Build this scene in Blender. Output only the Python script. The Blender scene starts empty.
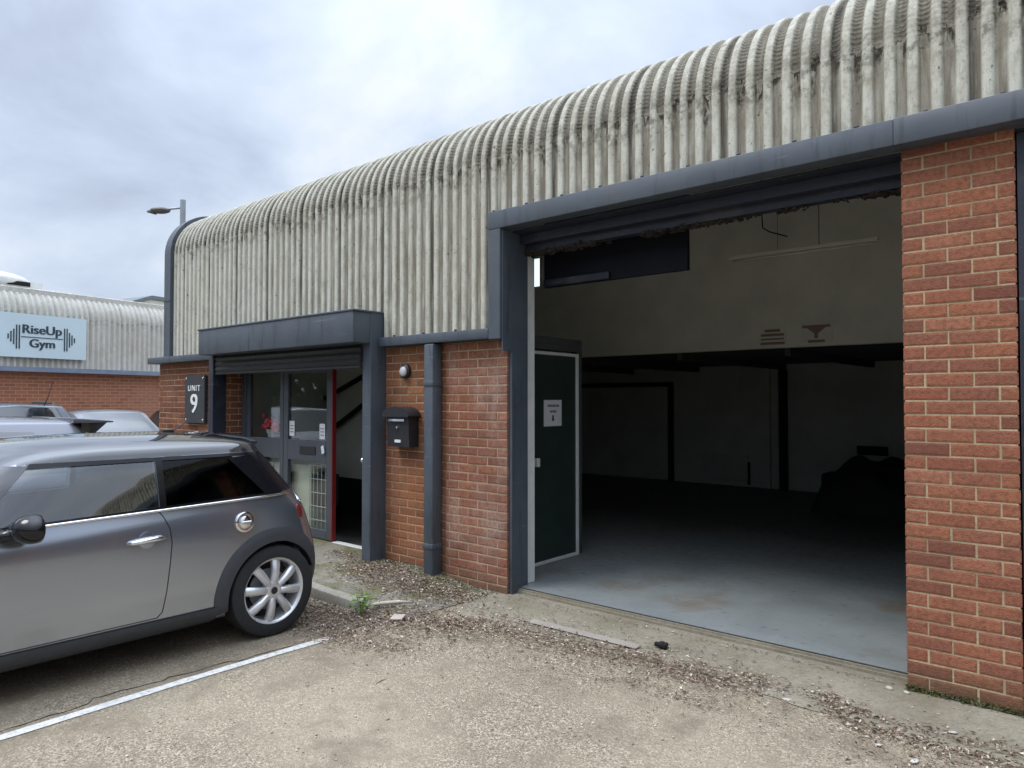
import bpy, bmesh, math, random
from math import sin, cos, pi, radians
from mathutils import Vector, Matrix
from mathutils.bvhtree import BVHTree
random.seed(7)
R = random.random
def U(a, b): return a + (b - a) * random.random()
scene = bpy.context.scene
COL = scene.collection

# ------------------------------------------------------------------ helpers
class B:
    def __init__(s): s.bm = bmesh.new()
    def poly(s, pts, mi=0):
        f = s.bm.faces.new([s.bm.verts.new(p) for p in pts]); f.material_index = mi; return f
    def hexa(s, p, mi=0, bev=0, seg=1):
        v = [s.bm.verts.new(q) for q in p]
        fs = []
        for q in ((0,3,2,1),(4,5,6,7),(0,1,5,4),(1,2,6,5),(2,3,7,6),(3,0,4,7)):
            f = s.bm.faces.new([v[i] for i in q]); f.material_index = mi; fs.append(f)
        if bev:
            es = list({e for f in fs for e in f.edges})
            r = bmesh.ops.bevel(s.bm, geom=es, offset=bev, segments=seg, affect='EDGES', profile=.5, clamp_overlap=True)
            for f in r['faces']: f.material_index = mi
    def box(s, x0, x1, y0, y1, z0, z1, mi=0, bev=0, seg=1):
        s.hexa([(x0,y0,z0),(x1,y0,z0),(x1,y1,z0),(x0,y1,z0),(x0,y0,z1),(x1,y0,z1),(x1,y1,z1),(x0,y1,z1)], mi, bev, seg)
    def obox(s, c, ax, ay, az, mi=0, bev=0):      # oriented box: centre + three half-axes
        c, ax, ay, az = Vector(c), Vector(ax), Vector(ay), Vector(az)
        s.hexa([c-ax-ay-az, c+ax-ay-az, c+ax+ay-az, c-ax+ay-az, c-ax-ay+az, c+ax-ay+az, c+ax+ay+az, c-ax+ay+az], mi, bev)
    def prism(s, poly, axis, a0, a1, mi=0):        # polygon in the two other axes, swept along axis
        def mk(p, a):
            q = list(p); q.insert(axis, a); return q
        n = len(poly)
        v0 = [s.bm.verts.new(mk(p, a0)) for p in poly]; v1 = [s.bm.verts.new(mk(p, a1)) for p in poly]
        fs = [s.bm.faces.new(v0[::-1]), s.bm.faces.new(v1)]
        for i in range(n): fs.append(s.bm.faces.new([v0[i], v0[(i+1)%n], v1[(i+1)%n], v1[i]]))
        for f in fs: f.material_index = mi
    def tube(s, pts, r, n=8, mi=0, cap=True):
        pts = [Vector(p) for p in pts]; rings = []
        for i, p in enumerate(pts):
            d = (pts[min(i+1, len(pts)-1)] - pts[max(i-1, 0)]).normalized()
            a = d.orthogonal().normalized() if i == 0 else (rings_a - d * rings_a.dot(d)).normalized()
            rings_a = a; b = d.cross(a)
            rr = r[i] if isinstance(r, (list, tuple)) else r
            rings.append([s.bm.verts.new(p + rr * (a*cos(2*pi*k/n) + b*sin(2*pi*k/n))) for k in range(n)])
        for i in range(len(rings)-1):
            for k in range(n):
                f = s.bm.faces.new([rings[i][k], rings[i][(k+1)%n], rings[i+1][(k+1)%n], rings[i+1][k]]); f.material_index = mi
        if cap:
            for rg in (rings[0][::-1], rings[-1]):
                f = s.bm.faces.new(rg); f.material_index = mi
    def lathe(s, prof, c, axis=(1,0,0), n=32, mi=0):   # prof: (radius, along)
        ax = Vector(axis).normalized(); a = ax.orthogonal().normalized(); b = ax.cross(a); c = Vector(c)
        rings = []
        for r, h in prof:
            if r < 1e-6: rings.append([s.bm.verts.new(c + ax*h)])
            else: rings.append([s.bm.verts.new(c + ax*h + r*(a*cos(2*pi*k/n)+b*sin(2*pi*k/n))) for k in range(n)])
        for i in range(len(rings)-1):
            A, C = rings[i], rings[i+1]
            for k in range(n):
                q = [A[k%len(A)], A[(k+1)%len(A)], C[(k+1)%len(C)], C[k%len(C)]]
                u = []
                for v in q:
                    if v not in u: u.append(v)
                if len(u) > 2:
                    f = s.bm.faces.new(u); f.material_index = mi
    def ball(s, c, rx, ry, rz, n=14, mi=0):
        r = bmesh.ops.create_uvsphere(s.bm, u_segments=n, v_segments=max(6, n//2+1), radius=1,
                                      matrix=Matrix.Translation(c) @ Matrix.Diagonal((rx, ry, rz, 1)))
        for f in {f for v in r['verts'] for f in v.link_faces}: f.material_index = mi
    def rot(s, M):
        s.bm.transform(M); return s

def empty(name, loc, rz=0):
    o = bpy.data.objects.new(name, None); COL.objects.link(o)
    o.location = loc; o.rotation_euler = (0, 0, rz); o.empty_display_size = .2
    return o
def tag(o, label=None, cat=None, group=None, kind=None):
    if label: o['label'] = label
    if cat: o['category'] = cat
    if group: o['group'] = group
    if kind: o['kind'] = kind
    return o
def root_loc(o):
    while o.parent: o = o.parent
    return o.location.copy()
def build(b, name, mats, parent=None, smooth=False, loc=None, norm=True, world=True):
    """links the bmesh as ONE object; coordinates given in world space (shifted to the thing's base)"""
    bm = b.bm if isinstance(b, B) else b
    if norm: bmesh.ops.recalc_face_normals(bm, faces=bm.faces)
    off = Vector((0,0,0))
    if world: off = root_loc(parent) if parent else Vector(loc or (0,0,0))
    if off.length: bm.transform(Matrix.Translation(-off))
    me = bpy.data.meshes.new(name); bm.to_mesh(me); bm.free()
    if not isinstance(mats, (list, tuple)): mats = [mats]
    for m in mats: me.materials.append(m)
    if smooth is not False:
        me.shade_smooth()
        if smooth is not True: me.set_sharp_from_angle(angle=radians(smooth))
    o = bpy.data.objects.new(name, me); COL.objects.link(o)
    if parent: o.parent = parent
    elif loc: o.location = loc
    return o

# ------------------------------------------------------------------ materials
class NT:
    def __init__(s, name):
        s.m = bpy.data.materials.new(name); s.m.use_nodes = True
        s.t = s.m.node_tree; s.p = s.t.nodes['Principled BSDF']; s.out = s.t.nodes['Material Output']
        s._tc = None
    def n(s, typ, **kw):
        nd = s.t.nodes.new(typ)
        for k, v in kw.items():
            if hasattr(nd, k) and k not in nd.inputs: setattr(nd, k, v)
            else: s.set(nd.inputs[k], v)
        return nd
    def set(s, inp, v):
        if isinstance(v, bpy.types.NodeSocket): s.t.links.new(v, inp)
        elif isinstance(v, bpy.types.Node): s.t.links.new(v.outputs[0], inp)
        else:
            if isinstance(v, tuple) and len(v) == 3 and inp.type == 'RGBA': v = (*v, 1)
            inp.default_value = v
    def co(s, scale=(1,1,1), loc=(0,0,0)):
        if not s._tc: s._tc = s.n('ShaderNodeTexCoord')
        return s.n('ShaderNodeMapping', Vector=s._tc.outputs['Object'], Scale=scale, Location=loc).outputs[0]
    def noise(s, scale=5, detail=4, rough=.55, vec=None, dist=0):
        return s.n('ShaderNodeTexNoise', Vector=vec if vec is not None else s.co(), Scale=scale, Detail=detail, Roughness=rough, Distortion=dist).outputs['Fac']
    def ramp(s, f, stops, interp='LINEAR'):
        nd = s.n('ShaderNodeValToRGB', Fac=f); cr = nd.color_ramp; cr.interpolation = interp
        while len(cr.elements) < len(stops): cr.elements.new(.5)
        for e, (p, c) in zip(cr.elements, stops):
            e.position = p
            if not isinstance(c, tuple): c = (c, c, c)
            e.color = (*c, 1)
        return nd.outputs['Color']
    def mix(s, f, a, b, mode='MIX'):
        nd = s.n('ShaderNodeMix'); nd.data_type = 'RGBA'; nd.blend_type = mode
        s.set(nd.inputs['Factor'], f); s.set(nd.inputs['A'], a); s.set(nd.inputs['B'], b)
        return nd.outputs['Result']
    def math(s, op, a, b=0, clamp=False):
        nd = s.n('ShaderNodeMath', operation=op, use_clamp=clamp); s.set(nd.inputs[0], a); s.set(nd.inputs[1], b)
        return nd.outputs[0]
    def sep(s, vec): return s.n('ShaderNodeSeparateXYZ', Vector=vec).outputs
    def bump(s, h, strength=.3, dist=.01, normal=None):
        nd = s.n('ShaderNodeBump', Height=h, Strength=strength, Distance=dist)
        if normal is not None: s.set(nd.inputs['Normal'], normal)
        return nd.outputs[0]
    def fin(s, color=None, rough=None, metal=None, normal=None, spec=None, **kw):
        if color is not None: s.set(s.p.inputs['Base Color'], color)
        if rough is not None: s.set(s.p.inputs['Roughness'], rough)
        if metal is not None: s.set(s.p.inputs['Metallic'], metal)
        if normal is not None: s.set(s.p.inputs['Normal'], normal)
        if spec is not None: s.set(s.p.inputs['Specular IOR Level'], spec)
        for k, v in kw.items(): s.set(s.p.inputs[k.replace('_', ' ')], v)
        return s.m

def simple(name, col, rough=.5, metal=0, var=.12, scale=6, bump=0, **kw):
    t = NT(name)
    n = t.noise(scale, 5, .6)
    dark = tuple(c*(1-var) for c in col); lite = tuple(min(1, c*(1+var)) for c in col)
    c = t.ramp(n, [(.3, dark), (.7, lite)])
    rr = t.ramp(t.noise(scale*2.3, 4), [(.3, max(0, rough-.07)), (.7, min(1, rough+.07))])
    nm = t.bump(t.noise(scale*12, 3), bump, .003) if bump else None
    return t.fin(c, rr, metal, nm, **kw)

def m_trim(name='grey_painted_steel', col=(.058,.071,.088), streak=.9):
    t = NT(name)
    n1 = t.noise(3, 6, .6, t.co((1,1,1)))
    n2 = t.noise(14, 4, .6, t.co((1,1,.12)))
    c = t.mix(t.ramp(n1, [(.35, 0.), (.7, .6)]), col, tuple(x*1.35+.006 for x in col))
    c = t.mix(t.math('MULTIPLY', t.ramp(n2, [(.55, 0.), (.75, 1.)]), streak), c, tuple(x*.45 for x in col))
    sp = t.noise(70, 3, .7)
    c = t.mix(t.math('MULTIPLY', t.ramp(sp, [(.68, 0.), (.74, 1.)]), .35), c, (.30,.30,.29))
    sc_ = t.noise(7, 6, .8, t.co((.35,1,4)))
    c = t.mix(t.math('MULTIPLY', t.ramp(sc_, [(.60, 0.), (.66, 1.)]), .35), c, (.22,.23,.23))
    c = t.mix(t.ramp(t.noise(2.2, 4, .6, t.co(loc=(7,0,2))), [(.55, 0.), (.75, .35)]), c, (.12,.115,.105))
    return t.fin(c, t.ramp(n1, [(.3,.42),(.7,.62)]), 0, t.bump(n1, .08, .01))
M = {}
M['trim'] = m_trim()
M['trim_dark'] = m_trim('dark_navy_steel', (.014,.017,.030), .4)
M['black_plastic'] = simple('black_plastic', (.018,.018,.02), .5, bump=.05)
M['arch_plastic'] = simple('grey_black_plastic', (.042,.045,.052), .55, bump=.15, scale=12)
M['rubber'] = simple('tyre_rubber', (.018,.018,.019), .8, scale=20, bump=.1)
M['void'] = simple('dark_gap', (.006,.006,.006), .9)
M['chrome'] = simple('chrome', (.8,.8,.82), .1, 1, var=.03)
M['alloy'] = simple('alloy_rim', (.66,.66,.67), .34, .6, var=.05)
M['white_paint'] = simple('white_gloss_paint', (.62,.63,.62), .5, var=.1)
M['glass_dark'] = simple('dark_car_glass', (.02,.026,.03), .04, 0, var=.05, IOR=2.2)
M['lamp_red'] = simple('red_tail_lamp', (.16,.018,.018), .15)
M['lamp_clear'] = simple('clear_lamp', (.5,.5,.5), .15)
M['paper'] = simple('white_paper', (.62,.63,.66), .8, var=.05)
M['ink'] = simple('dark_ink', (.03,.03,.05), .8)
M['red_paint'] = simple('red_painted_edge', (.22,.02,.02), .45)
M['seat'] = simple('seat_fabric', (.02,.02,.022), .9)

def m_pane(name, tint=(.72,.78,.78), f0=1.5):
    t = NT(name); t.t.nodes.remove(t.p)
    r0 = ((f0-1)/(f0+1))**2
    fc = t.n('ShaderNodeLayerWeight', Blend=.5).outputs['Facing']
    fr = t.math('ADD', t.math('MULTIPLY', t.math('POWER', fc, 5.), 1-r0), r0)
    tr = t.n('ShaderNodeBsdfTransparent', Color=tint); gl = t.n('ShaderNodeBsdfGlossy', Roughness=.015)
    mx = t.n('ShaderNodeMixShader'); t.set(mx.inputs[0], fr); t.set(mx.inputs[1], tr); t.set(mx.inputs[2], gl)
    t.t.links.new(mx.outputs[0], t.out.inputs[0]); return t.m
M['pane'] = m_pane('clear_glass_pane', (.86,.90,.90), 1.75)
M['car_pane'] = m_pane('car_window_glass', (.74,.80,.82), 2.7)
M['car_pane_tint'] = m_pane('tinted_car_glass', (.16,.18,.19), 1.5)

def m_paint(name, col, metal=.75, rough=.34, coat=1.0):
    t = NT(name)
    fl = t.noise(900, 1, .5)
    c = t.mix(t.ramp(fl, [(.3, 0.), (.7, 1.)]), tuple(x*.92 for x in col), tuple(x*1.08 for x in col))
    return t.fin(c, rough, metal, None, Coat_Weight=coat, Coat_Roughness=.04)
M['mini_paint'] = m_paint('dark_silver_car_paint', (.345,.375,.43), .85, .2)
M['roof_black'] = m_paint('gloss_black_car_paint', (.022,.022,.026), 0, .05); M['roof_black'].node_tree.nodes['Principled BSDF'].inputs['IOR'].default_value = 1.75
M['gloss_black'] = simple('gloss_black_trim', (.010,.010,.012), .12, var=.05, spec=.4)
M['silver_paint'] = m_paint('light_silver_car_paint', (.17,.175,.20), .5, .3)
M['sedan_paint'] = m_paint('mid_grey_car_paint', (.12,.125,.145), .35, .3)
M['blue_grey_paint'] = m_paint('blue_grey_car_paint', (.13,.145,.17), .4, .3)
M['white_car'] = m_paint('white_car_paint', (.75,.76,.77), 0, .25)
M['black_paint'] = m_paint('black_car_paint', (.012,.012,.014), 0, .15)

def m_brick(name, base, moss=0., white=0.):
    t = NT(name)
    g = t.n('ShaderNodeNewGeometry').outputs['Random Per Island']
    b = base
    c = t.ramp(g, [(0., (b[0]*.66, b[1]*.62, b[2]*.68)), (.3, b), (.62, (b[0]*1.14, b[1]*1.1, b[2]*1.0)), (.85, (b[0]*.92, b[1]*.80, b[2]*.80)), (1., (b[0]*1.3, b[1]*1.38, b[2]*1.35))])
    n = t.noise(38, 6, .75); n2 = t.noise(2.2, 5, .65)
    c = t.mix(t.ramp(n, [(.38, .6), (.56, 0.)]), c, (b[0]*.42, b[1]*.40, b[2]*.45))
    sp = t.noise(160, 2, .6)
    c = t.mix(t.ramp(sp, [(.62, 0.), (.72, .5)]), c, (b[0]*1.5, b[1]*1.7, b[2]*1.8))
    if white:
        z = t.sep(t.co())[2]
        w = t.math('MULTIPLY', t.ramp(t.noise(1.9, 6, .7, t.co((1.2,1,.55))), [(.46, 0.), (.68, 1.)]), white)
        w = t.math('MULTIPLY', w, t.ramp(t.noise(30, 4, .7), [(.3, .2), (.65, 1.)]))
        c = t.mix(w, c, (.42,.33,.28))
    z = t.sep(t.n('ShaderNodeNewGeometry').outputs['Position'])[2]
    # soot and damp staining, with its own outline, at top and foot
    d = t.math('MULTIPLY', t.ramp(n2, [(.45, 0.), (.62, 1.)]), .35)
    c = t.mix(d, c, (b[0]*.5, b[1]*.52, b[2]*.6))
    foot = t.math('SUBTRACT', .32, t.math('ADD', z, t.math('MULTIPLY', n2, .3)))
    c = t.mix(t.math('MULTIPLY', foot, 4, True), c, (.10,.075,.045))
    ed = t.n('ShaderNodeAttribute', attribute_name='edge').outputs['Fac']
    er = t.math('ADD', ed, t.math('MULTIPLY', t.math('SUBTRACT', t.noise(52, 4, .7), .5), 2.2))
    c = t.mix(t.ramp(er, [(1.0, 0.), (1.3, .85)]), c, (.44,.36,.26))
    h = t.math('ADD', t.math('MULTIPLY', n, .9), t.math('MULTIPLY', sp, .6))
    return t.fin(c, .88, 0, t.bump(h, .8, .009), spec=.2)
M['brick'] = m_brick('orange_red_brick', (.305,.126,.077))
M['brick_warm'] = m_brick('warm_orange_brick', (.315,.132,.066), white=.2)
M['brick_pale'] = m_brick('weathered_brick', (.285,.122,.077), white=.75)
M['brick_brown'] = m_brick('brown_brick', (.22,.086,.05), white=.25)
def m_mortar():
    t = NT('lime_mortar'); n = t.noise(60, 5, .7); n2 = t.noise(3, 4)
    c = t.ramp(n, [(.3, (.33,.255,.16)), (.7, (.53,.43,.28))])
    c = t.mix(t.ramp(n2, [(.45, 0.), (.7, .6)]), c, (.20,.16,.11))
    return t.fin(c, .95, 0, t.bump(n, .6, .005), spec=.1)
M['mortar'] = m_mortar()
M['moss_dark'] = simple('mossy_footing', (.035,.038,.016), .95, var=.5, scale=30)
def m_brick_far():
    t = NT('far_brickwork')
    uv = t.n('ShaderNodeUVMap').outputs[0]
    br = t.n('ShaderNodeTexBrick', Vector=uv, Color1=(.38,.145,.075), Color2=(.29,.10,.055), Mortar=(.44,.30,.20), Scale=1.0)
    for k, v in (('Mortar Size', .006), ('Brick Width', .225), ('Row Height', .075), ('Bias', -.1), ('Mortar Smooth', .2)): br.inputs[k].default_value = v
    n = t.noise(.8, 5, .6)
    c = t.mix(t.ramp(n, [(.4, 0.), (.7, .35)]), br.outputs['Color'], (.36,.20,.14))
    return t.fin(c, .9, 0, t.bump(br.outputs['Fac'], -.4, .006))
M['brick_far'] = m_brick_far()

def m_clad(name, dirt=1.0, pale=(.575,.572,.495)):
    t = NT(name)
    at = t.n('ShaderNodeAttribute', attribute_name='pan').outputs['Fac']
    arc = t.n('ShaderNodeAttribute', attribute_name='arc').outputs['Fac']   # 0 at the bottom of the bend, 1 at its top
    lap = t.n('ShaderNodeAttribute', attribute_name='lap').outputs['Fac']
    hgt = t.n('ShaderNodeAttribute', attribute_name='drop').outputs['Fac']  # metres below the bend
    x = t.sep(t.co())[0]
    hgt = t.math('ADD', hgt, t.math('MULTIPLY', t.math('SUBTRACT', t.noise(13, 3, .6, t.co((1,.001,.25))), .5), .55))
    st = t.noise(5, 6, .68, t.co((4.5, 1, .38)))       # long vertical streaks
    fine = t.noise(60, 5, .75); mid = t.noise(9, 5, .65); mott = t.noise(2.0, 5, .6)
    c = t.ramp(mid, [(.3, tuple(p*.86 for p in pale)), (.7, pale)])
    c = t.mix(t.ramp(mott, [(.42, 0.), (.68, .6)]), c, (.50,.48,.39))
    c = t.mix(t.ramp(fine, [(.62, 0.), (.75, .6)]), c, (.74,.75,.72))
    c = t.mix(t.ramp(t.noise(14, 6, .75, t.co((1,1,.5))), [(.50, 0.), (.70, .7*dirt)]), c, (.31,.285,.215))
    # grime lying in the pans, heavier towards the right-hand end
    side = t.n('ShaderNodeMapRange', Value=x); 
    for k, v in (('From Min', -5.5), ('From Max', -.3), ('To Min', .22), ('To Max', 1.25)): side.inputs[k].default_value = v
    g = t.math('MULTIPLY', t.math('POWER', at, 1.3), t.ramp(st, [(.28, .25), (.62, 1.)]))
    g = t.math('MULTIPLY', g, side.outputs[0])
    c = t.mix(t.math('MULTIPLY', g, .88*dirt, True), c, (.175,.155,.12))
    c = t.mix(t.math('MULTIPLY', t.math('MULTIPLY', t.ramp(st, [(.60, 0.), (.74, 1.)]), .55*dirt), t.ramp(mott, [(.35, .2), (.6, 1.)])), c, (.20,.165,.115))
    # lichen and grime on the bend
    a = t.math('MULTIPLY', t.ramp(arc, [(0., 0.), (.06, 1.), (.7, .9), (1., .7)]), t.ramp(t.noise(26, 5, .75), [(.36, .15), (.62, 1.)]))
    c = t.mix(t.math('MULTIPLY', a, .8*dirt), c, (.29,.27,.22))
    # mould blotches gathered at the foot of the bend
    bl = t.math('SUBTRACT', 1, t.math('MULTIPLY', t.math('ABSOLUTE', t.math('ADD', hgt, -.03)), 4.5), True)
    bl = t.math('MULTIPLY', bl, t.ramp(t.noise(15, 5, .72), [(.46, 0.), (.60, 1.)]))
    c = t.mix(t.math('MULTIPLY', bl, .8*dirt), c, (.11,.10,.075))
    rs = t.math('MULTIPLY', t.math('SUBTRACT', side.outputs[0], .35, True), t.ramp(t.noise(11, 6, .75, t.co((1,1,.35))), [(.47, 0.), (.66, 1.)]))
    c = t.mix(t.math('MULTIPLY', rs, .6*dirt), c, (.27,.245,.19))
    # black run-off marks under the crimps
    cell = t.noise(8.6, 1, .5, t.co((1, .001, .001)))
    ln = t.math('MULTIPLY', t.ramp(cell, [(.44, 0.), (.62, 1.)]), .26)
    run = t.math('MULTIPLY', t.math('GREATER_THAN', hgt, -.05), t.math('SUBTRACT', 1, t.math('DIVIDE', t.math('ADD', hgt, .03), t.math('ADD', ln, .02)), True))
    run = t.math('MULTIPLY', t.math('MULTIPLY', run, t.math('POWER', at, 2)), t.ramp(t.noise(34, 4, .7, t.co((1,1,.5))), [(.38, 0.), (.56, 1.)]))
    c = t.mix(t.math('MULTIPLY', run, 1.5*dirt, True), c, (.035,.03,.022))
    c = t.mix(t.math('MULTIPLY', t.ramp(t.noise(75, 4, .7, t.co((1,1,.6))), [(.56, 0.), (.70, .55)]), dirt), c, (.16,.14,.105))
    sp = t.ramp(t.noise(22, 2, .5), [(.70, 0.), (.73, 1.)])
    c = t.mix(t.math('MULTIPLY', sp, .75*dirt), c, (.07,.055,.035))
    crm = t.n('ShaderNodeAttribute', attribute_name='crimp').outputs['Fac']
    c = t.mix(t.math('MULTIPLY', t.math('MULTIPLY', crm, 1.5*dirt, True), t.ramp(t.noise(17, 5, .7), [(.36, .1), (.58, 1.)])), c, (.06,.055,.045))
    c = t.mix(t.math('MULTIPLY', lap, t.ramp(st, [(.3,.25*dirt),(.6,.95*dirt)])), c, (.06,.055,.045))
    return t.fin(c, .85, 0, t.bump(t.math('ADD', fine, mid), .25, .006), spec=.2)
M['clad'] = m_clad('weathered_fibre_cement')
M['clad_far'] = m_clad('pale_fibre_cement', .3, (.66,.65,.59))

def m_ground():
    t = NT('aggregate_hardstanding')
    P = t.co()
    v = t.n('ShaderNodeTexVoronoi', Vector=P, Scale=120.); vd = v.outputs['Distance']; vc = v.outputs['Color']
    hs = t.n('ShaderNodeSeparateColor', Color=vc).outputs[0]
    stone = t.ramp(hs, [(0., (.14,.112,.08)), (.35, (.26,.216,.155)), (.7, (.355,.298,.215)), (1., (.54,.48,.38))])
    big = t.noise(.8, 6, .66); mid = t.noise(3.2, 6, .65); fine = t.noise(45, 5, .75)
    stone = t.mix(t.ramp(t.noise(1.6, 5, .7), [(.38, .05), (.66, .55)]), stone, (.26,.216,.155))
    c = t.mix(t.ramp(fine, [(.36, .55), (.56, 0.)]), stone, (.14,.12,.09))
    c = t.mix(t.ramp(big, [(.44, 0.), (.62, .5)]), c, (.385,.33,.24))
    c = t.mix(t.ramp(mid, [(.48, 0.), (.66, .7)]), c, (.175,.140,.102))
    x = t.sep(P)[0]
    bay = t.math('MULTIPLY', t.math('LESS_THAN', x, -4.0), .42)       # the bay was surfaced in a darker mix
    c = t.mix(bay, c, t.mix(1., c, (.72,.70,.68), 'MULTIPLY'))
    oil = t.ramp(t.noise(1.1, 3, .5, t.co((1,1,1),(4,9,0))), [(.62, 0.), (.75, .45)])
    c = t.mix(oil, c, (.12,.105,.085))
    h = t.math('ADD', t.math('MULTIPLY', vd, -1.1), t.math('MULTIPLY', fine, .8))
    return t.fin(c, .9, 0, t.bump(h, .7, .008), spec=.2)
M['ground'] = m_ground()
def m_conc(name, a, b, moss=0., scale=1.6):
    t = NT(name); n = t.noise(scale, 6, .65); f = t.noise(42, 5, .75); s = t.noise(150, 2)
    c = t.ramp(n, [(.32, a), (.68, b)])
    c = t.mix(t.ramp(f, [(.34, .5), (.54, 0.)]), c, tuple(x*.5 for x in a))
    c = t.mix(t.ramp(s, [(.6, 0.), (.75, .4)]), c, tuple(min(1, x*1.4) for x in b))
    if moss:
        c = t.mix(t.math('MULTIPLY', t.ramp(t.noise(2.6, 5, .7, t.co(loc=(3,1,0))), [(.46, 0.), (.62, 1.)]), moss), c, (.105,.10,.032))
    return t.fin(c, .9, 0, t.bump(t.math('ADD', f, n), .4, .008), spec=.2)
M['apron'] = m_conc('apron_concrete', (.19,.165,.125), (.31,.28,.22), .22)
M['kerb'] = m_conc('kerb_concrete', (.30,.275,.225), (.42,.39,.33), .15)
M['pavement'] = m_conc('mossy_pavement', (.17,.155,.125), (.27,.25,.205), .7)
def m_floor():
    t = NT('painted_workshop_floor'); n = t.noise(1.1, 6, .6); f = t.noise(14, 5, .7); s = t.noise(.9, 4, .6, t.co(loc=(5,2,0)))
    c = t.ramp(n, [(.3, (.165,.185,.187)), (.7, (.245,.265,.265))])
    c = t.mix(t.ramp(s, [(.56, 0.), (.70, .6)]), c, (.15,.105,.06))
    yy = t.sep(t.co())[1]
    depth_shade = t.math('MULTIPLY', t.math('SUBTRACT', t.math('ADD', yy, t.math('MULTIPLY', n, 3.2)), 3.6), .45, True)  # floor darkens towards the back: interior light falloff mixed into the colour
    c = t.mix(t.math('MULTIPLY', depth_shade, .8), c, (.045,.040,.033))
    c = t.mix(t.ramp(f, [(.60, 0.), (.70, .6)]), c, (.06,.06,.056))
    c = t.mix(t.ramp(t.noise(5, 6, .8, t.co((1,.3,1))), [(.62, 0.), (.72, .4)]), c, (.30,.32,.33))
    return t.fin(c, t.ramp(f, [(.3, .38), (.7, .6)]), 0, t.bump(f, .1, .004))
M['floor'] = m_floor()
M['in_wall'] = simple('dull_white_blockwork', (.66,.64,.56), .85, var=.1, scale=2.2, bump=.1)
M['in_back'] = simple('grey_painted_wall', (.46,.47,.445), .85, var=.12, scale=1.5)
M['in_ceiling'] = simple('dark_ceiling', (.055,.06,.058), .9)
M['door_green'] = simple('dark_green_door', (.022,.036,.031), .35, var=.15)
M['navy_board'] = simple('dark_navy_board', (.005,.006,.011), .6, var=.2, scale=2, spec=.2)
M['carpet'] = simple('dark_doormat', (.02,.018,.017), .95)
M['alum'] = simple('grey_aluminium_frame', (.075,.085,.10), .45, .2, var=.08)
M['tarp'] = simple('black_tarpaulin', (.005,.005,.0055), .75, scale=9)
M['galv'] = simple('galvanised_steel', (.30,.33,.35), .5, .5)
M['gym_blue'] = simple('pale_blue_sign_panel', (.60,.73,.77), .45, var=.03, scale=1)
M['gym_ink'] = simple('slate_lettering', (.03,.055,.075), .5)
M['sign_grey'] = simple('slate_grey_sign', (.035,.039,.043), .5, var=.1)
M['sign_white'] = simple('white_lettering', (.75,.76,.76), .5, var=.04)
M['faded_red'] = simple('faded_red_print', (.27,.18,.16), .8)
M['brass'] = simple('dull_brass', (.11,.075,.03), .5, .5)
def m_leaf(name, stops, rough=.85):
    t = NT(name); g = t.n('ShaderNodeNewGeometry').outputs['Random Per Island']
    return t.fin(t.ramp(g, stops), rough, 0, spec=.2)
M['litter'] = m_leaf('dead_leaves_and_chips', [(0., (.05,.034,.024)), (.3, (.135,.090,.064)), (.6, (.23,.165,.12)), (.85, (.36,.28,.215)), (1., (.60,.53,.44))])
M['stones'] = m_leaf('loose_stones', [(0., (.20,.175,.14)), (.5, (.34,.30,.24)), (1., (.55,.5,.42))])
M['moss'] = m_leaf('green_moss', [(0., (.025,.032,.012)), (.5, (.055,.066,.02)), (1., (.13,.125,.04))])
M['weed'] = m_leaf('weed_leaf', [(0., (.07,.16,.02)), (.6, (.13,.27,.04)), (1., (.22,.36,.08))], .5)
M['foliage'] = m_leaf('tree_foliage', [(0., (.03,.05,.018)), (.6, (.07,.11,.035)), (1., (.12,.16,.06))])
M['bark'] = simple('bark', (.09,.07,.05), .9)
def m_line():
    t = NT('worn_white_line'); n = t.noise(26, 6, .8); n2 = t.noise(5, 4, .6)
    a = t.math('SUBTRACT', 1, t.math('ADD', t.ramp(n, [(.55, 0.), (.70, .85)]), t.ramp(n2, [(.60, 0.), (.78, .5)]), True))
    c = t.ramp(t.noise(40, 4), [(.3, (.48,.47,.44)), (.7, (.68,.67,.63))])
    return t.fin(c, .8, 0, Alpha=a)
M['line'] = m_line()
def m_emit(name, col, s):
    t = NT(name); return t.fin((.5,.5,.5), .5, 0, Emission_Color=col, Emission_Strength=s)
M['lit_pane'] = m_emit('daylit_window_pane', (.72,.92,1.), 1.0)

# ------------------------------------------------------------------ ground
b = B(); b.poly([(-250,-250,0),(250,-250,0),(250,250,0),(-250,250,0)])
tag(build(b, 'ground', M['ground'], loc=(0,0,0)), kind='structure')
# bay line with ragged edges
b = B(); N = 60; L = []
for i in range(N+1):
    y = -3 + 5.87*i/N; w = .033 + U(-.003,.003); cx = -4.05 + .01*sin(y*2.3)
    L.append((b.bm.verts.new((cx-w, y, .004)), b.bm.verts.new((cx+w, y, .004))))
for i in range(N): b.bm.faces.new([L[i][0], L[i][1], L[i+1][1], L[i+1][0]])
tag(build(b, 'bay_line', M['line'], loc=(0,0,0)), kind='structure')
b = B(); L = []; cx = -4.10
for i in range(90):
    y = -.5 + 3.9*i/89; cx += U(-.012,.012); cx += (-4.13 - cx)*.06 + (.05*sin(y*3.1) if i % 9 == 0 else 0); w = U(.002,.006)
    L.append((b.bm.verts.new((cx-w, y, .0022)), b.bm.verts.new((cx+w, y, .0022))))
for i in range(89): b.bm.faces.new([L[i][0], L[i][1], L[i+1][1], L[i+1][0]])
tag(build(b, 'ground_crack', M['void'], loc=(0,0,0)), kind='structure')
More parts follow.
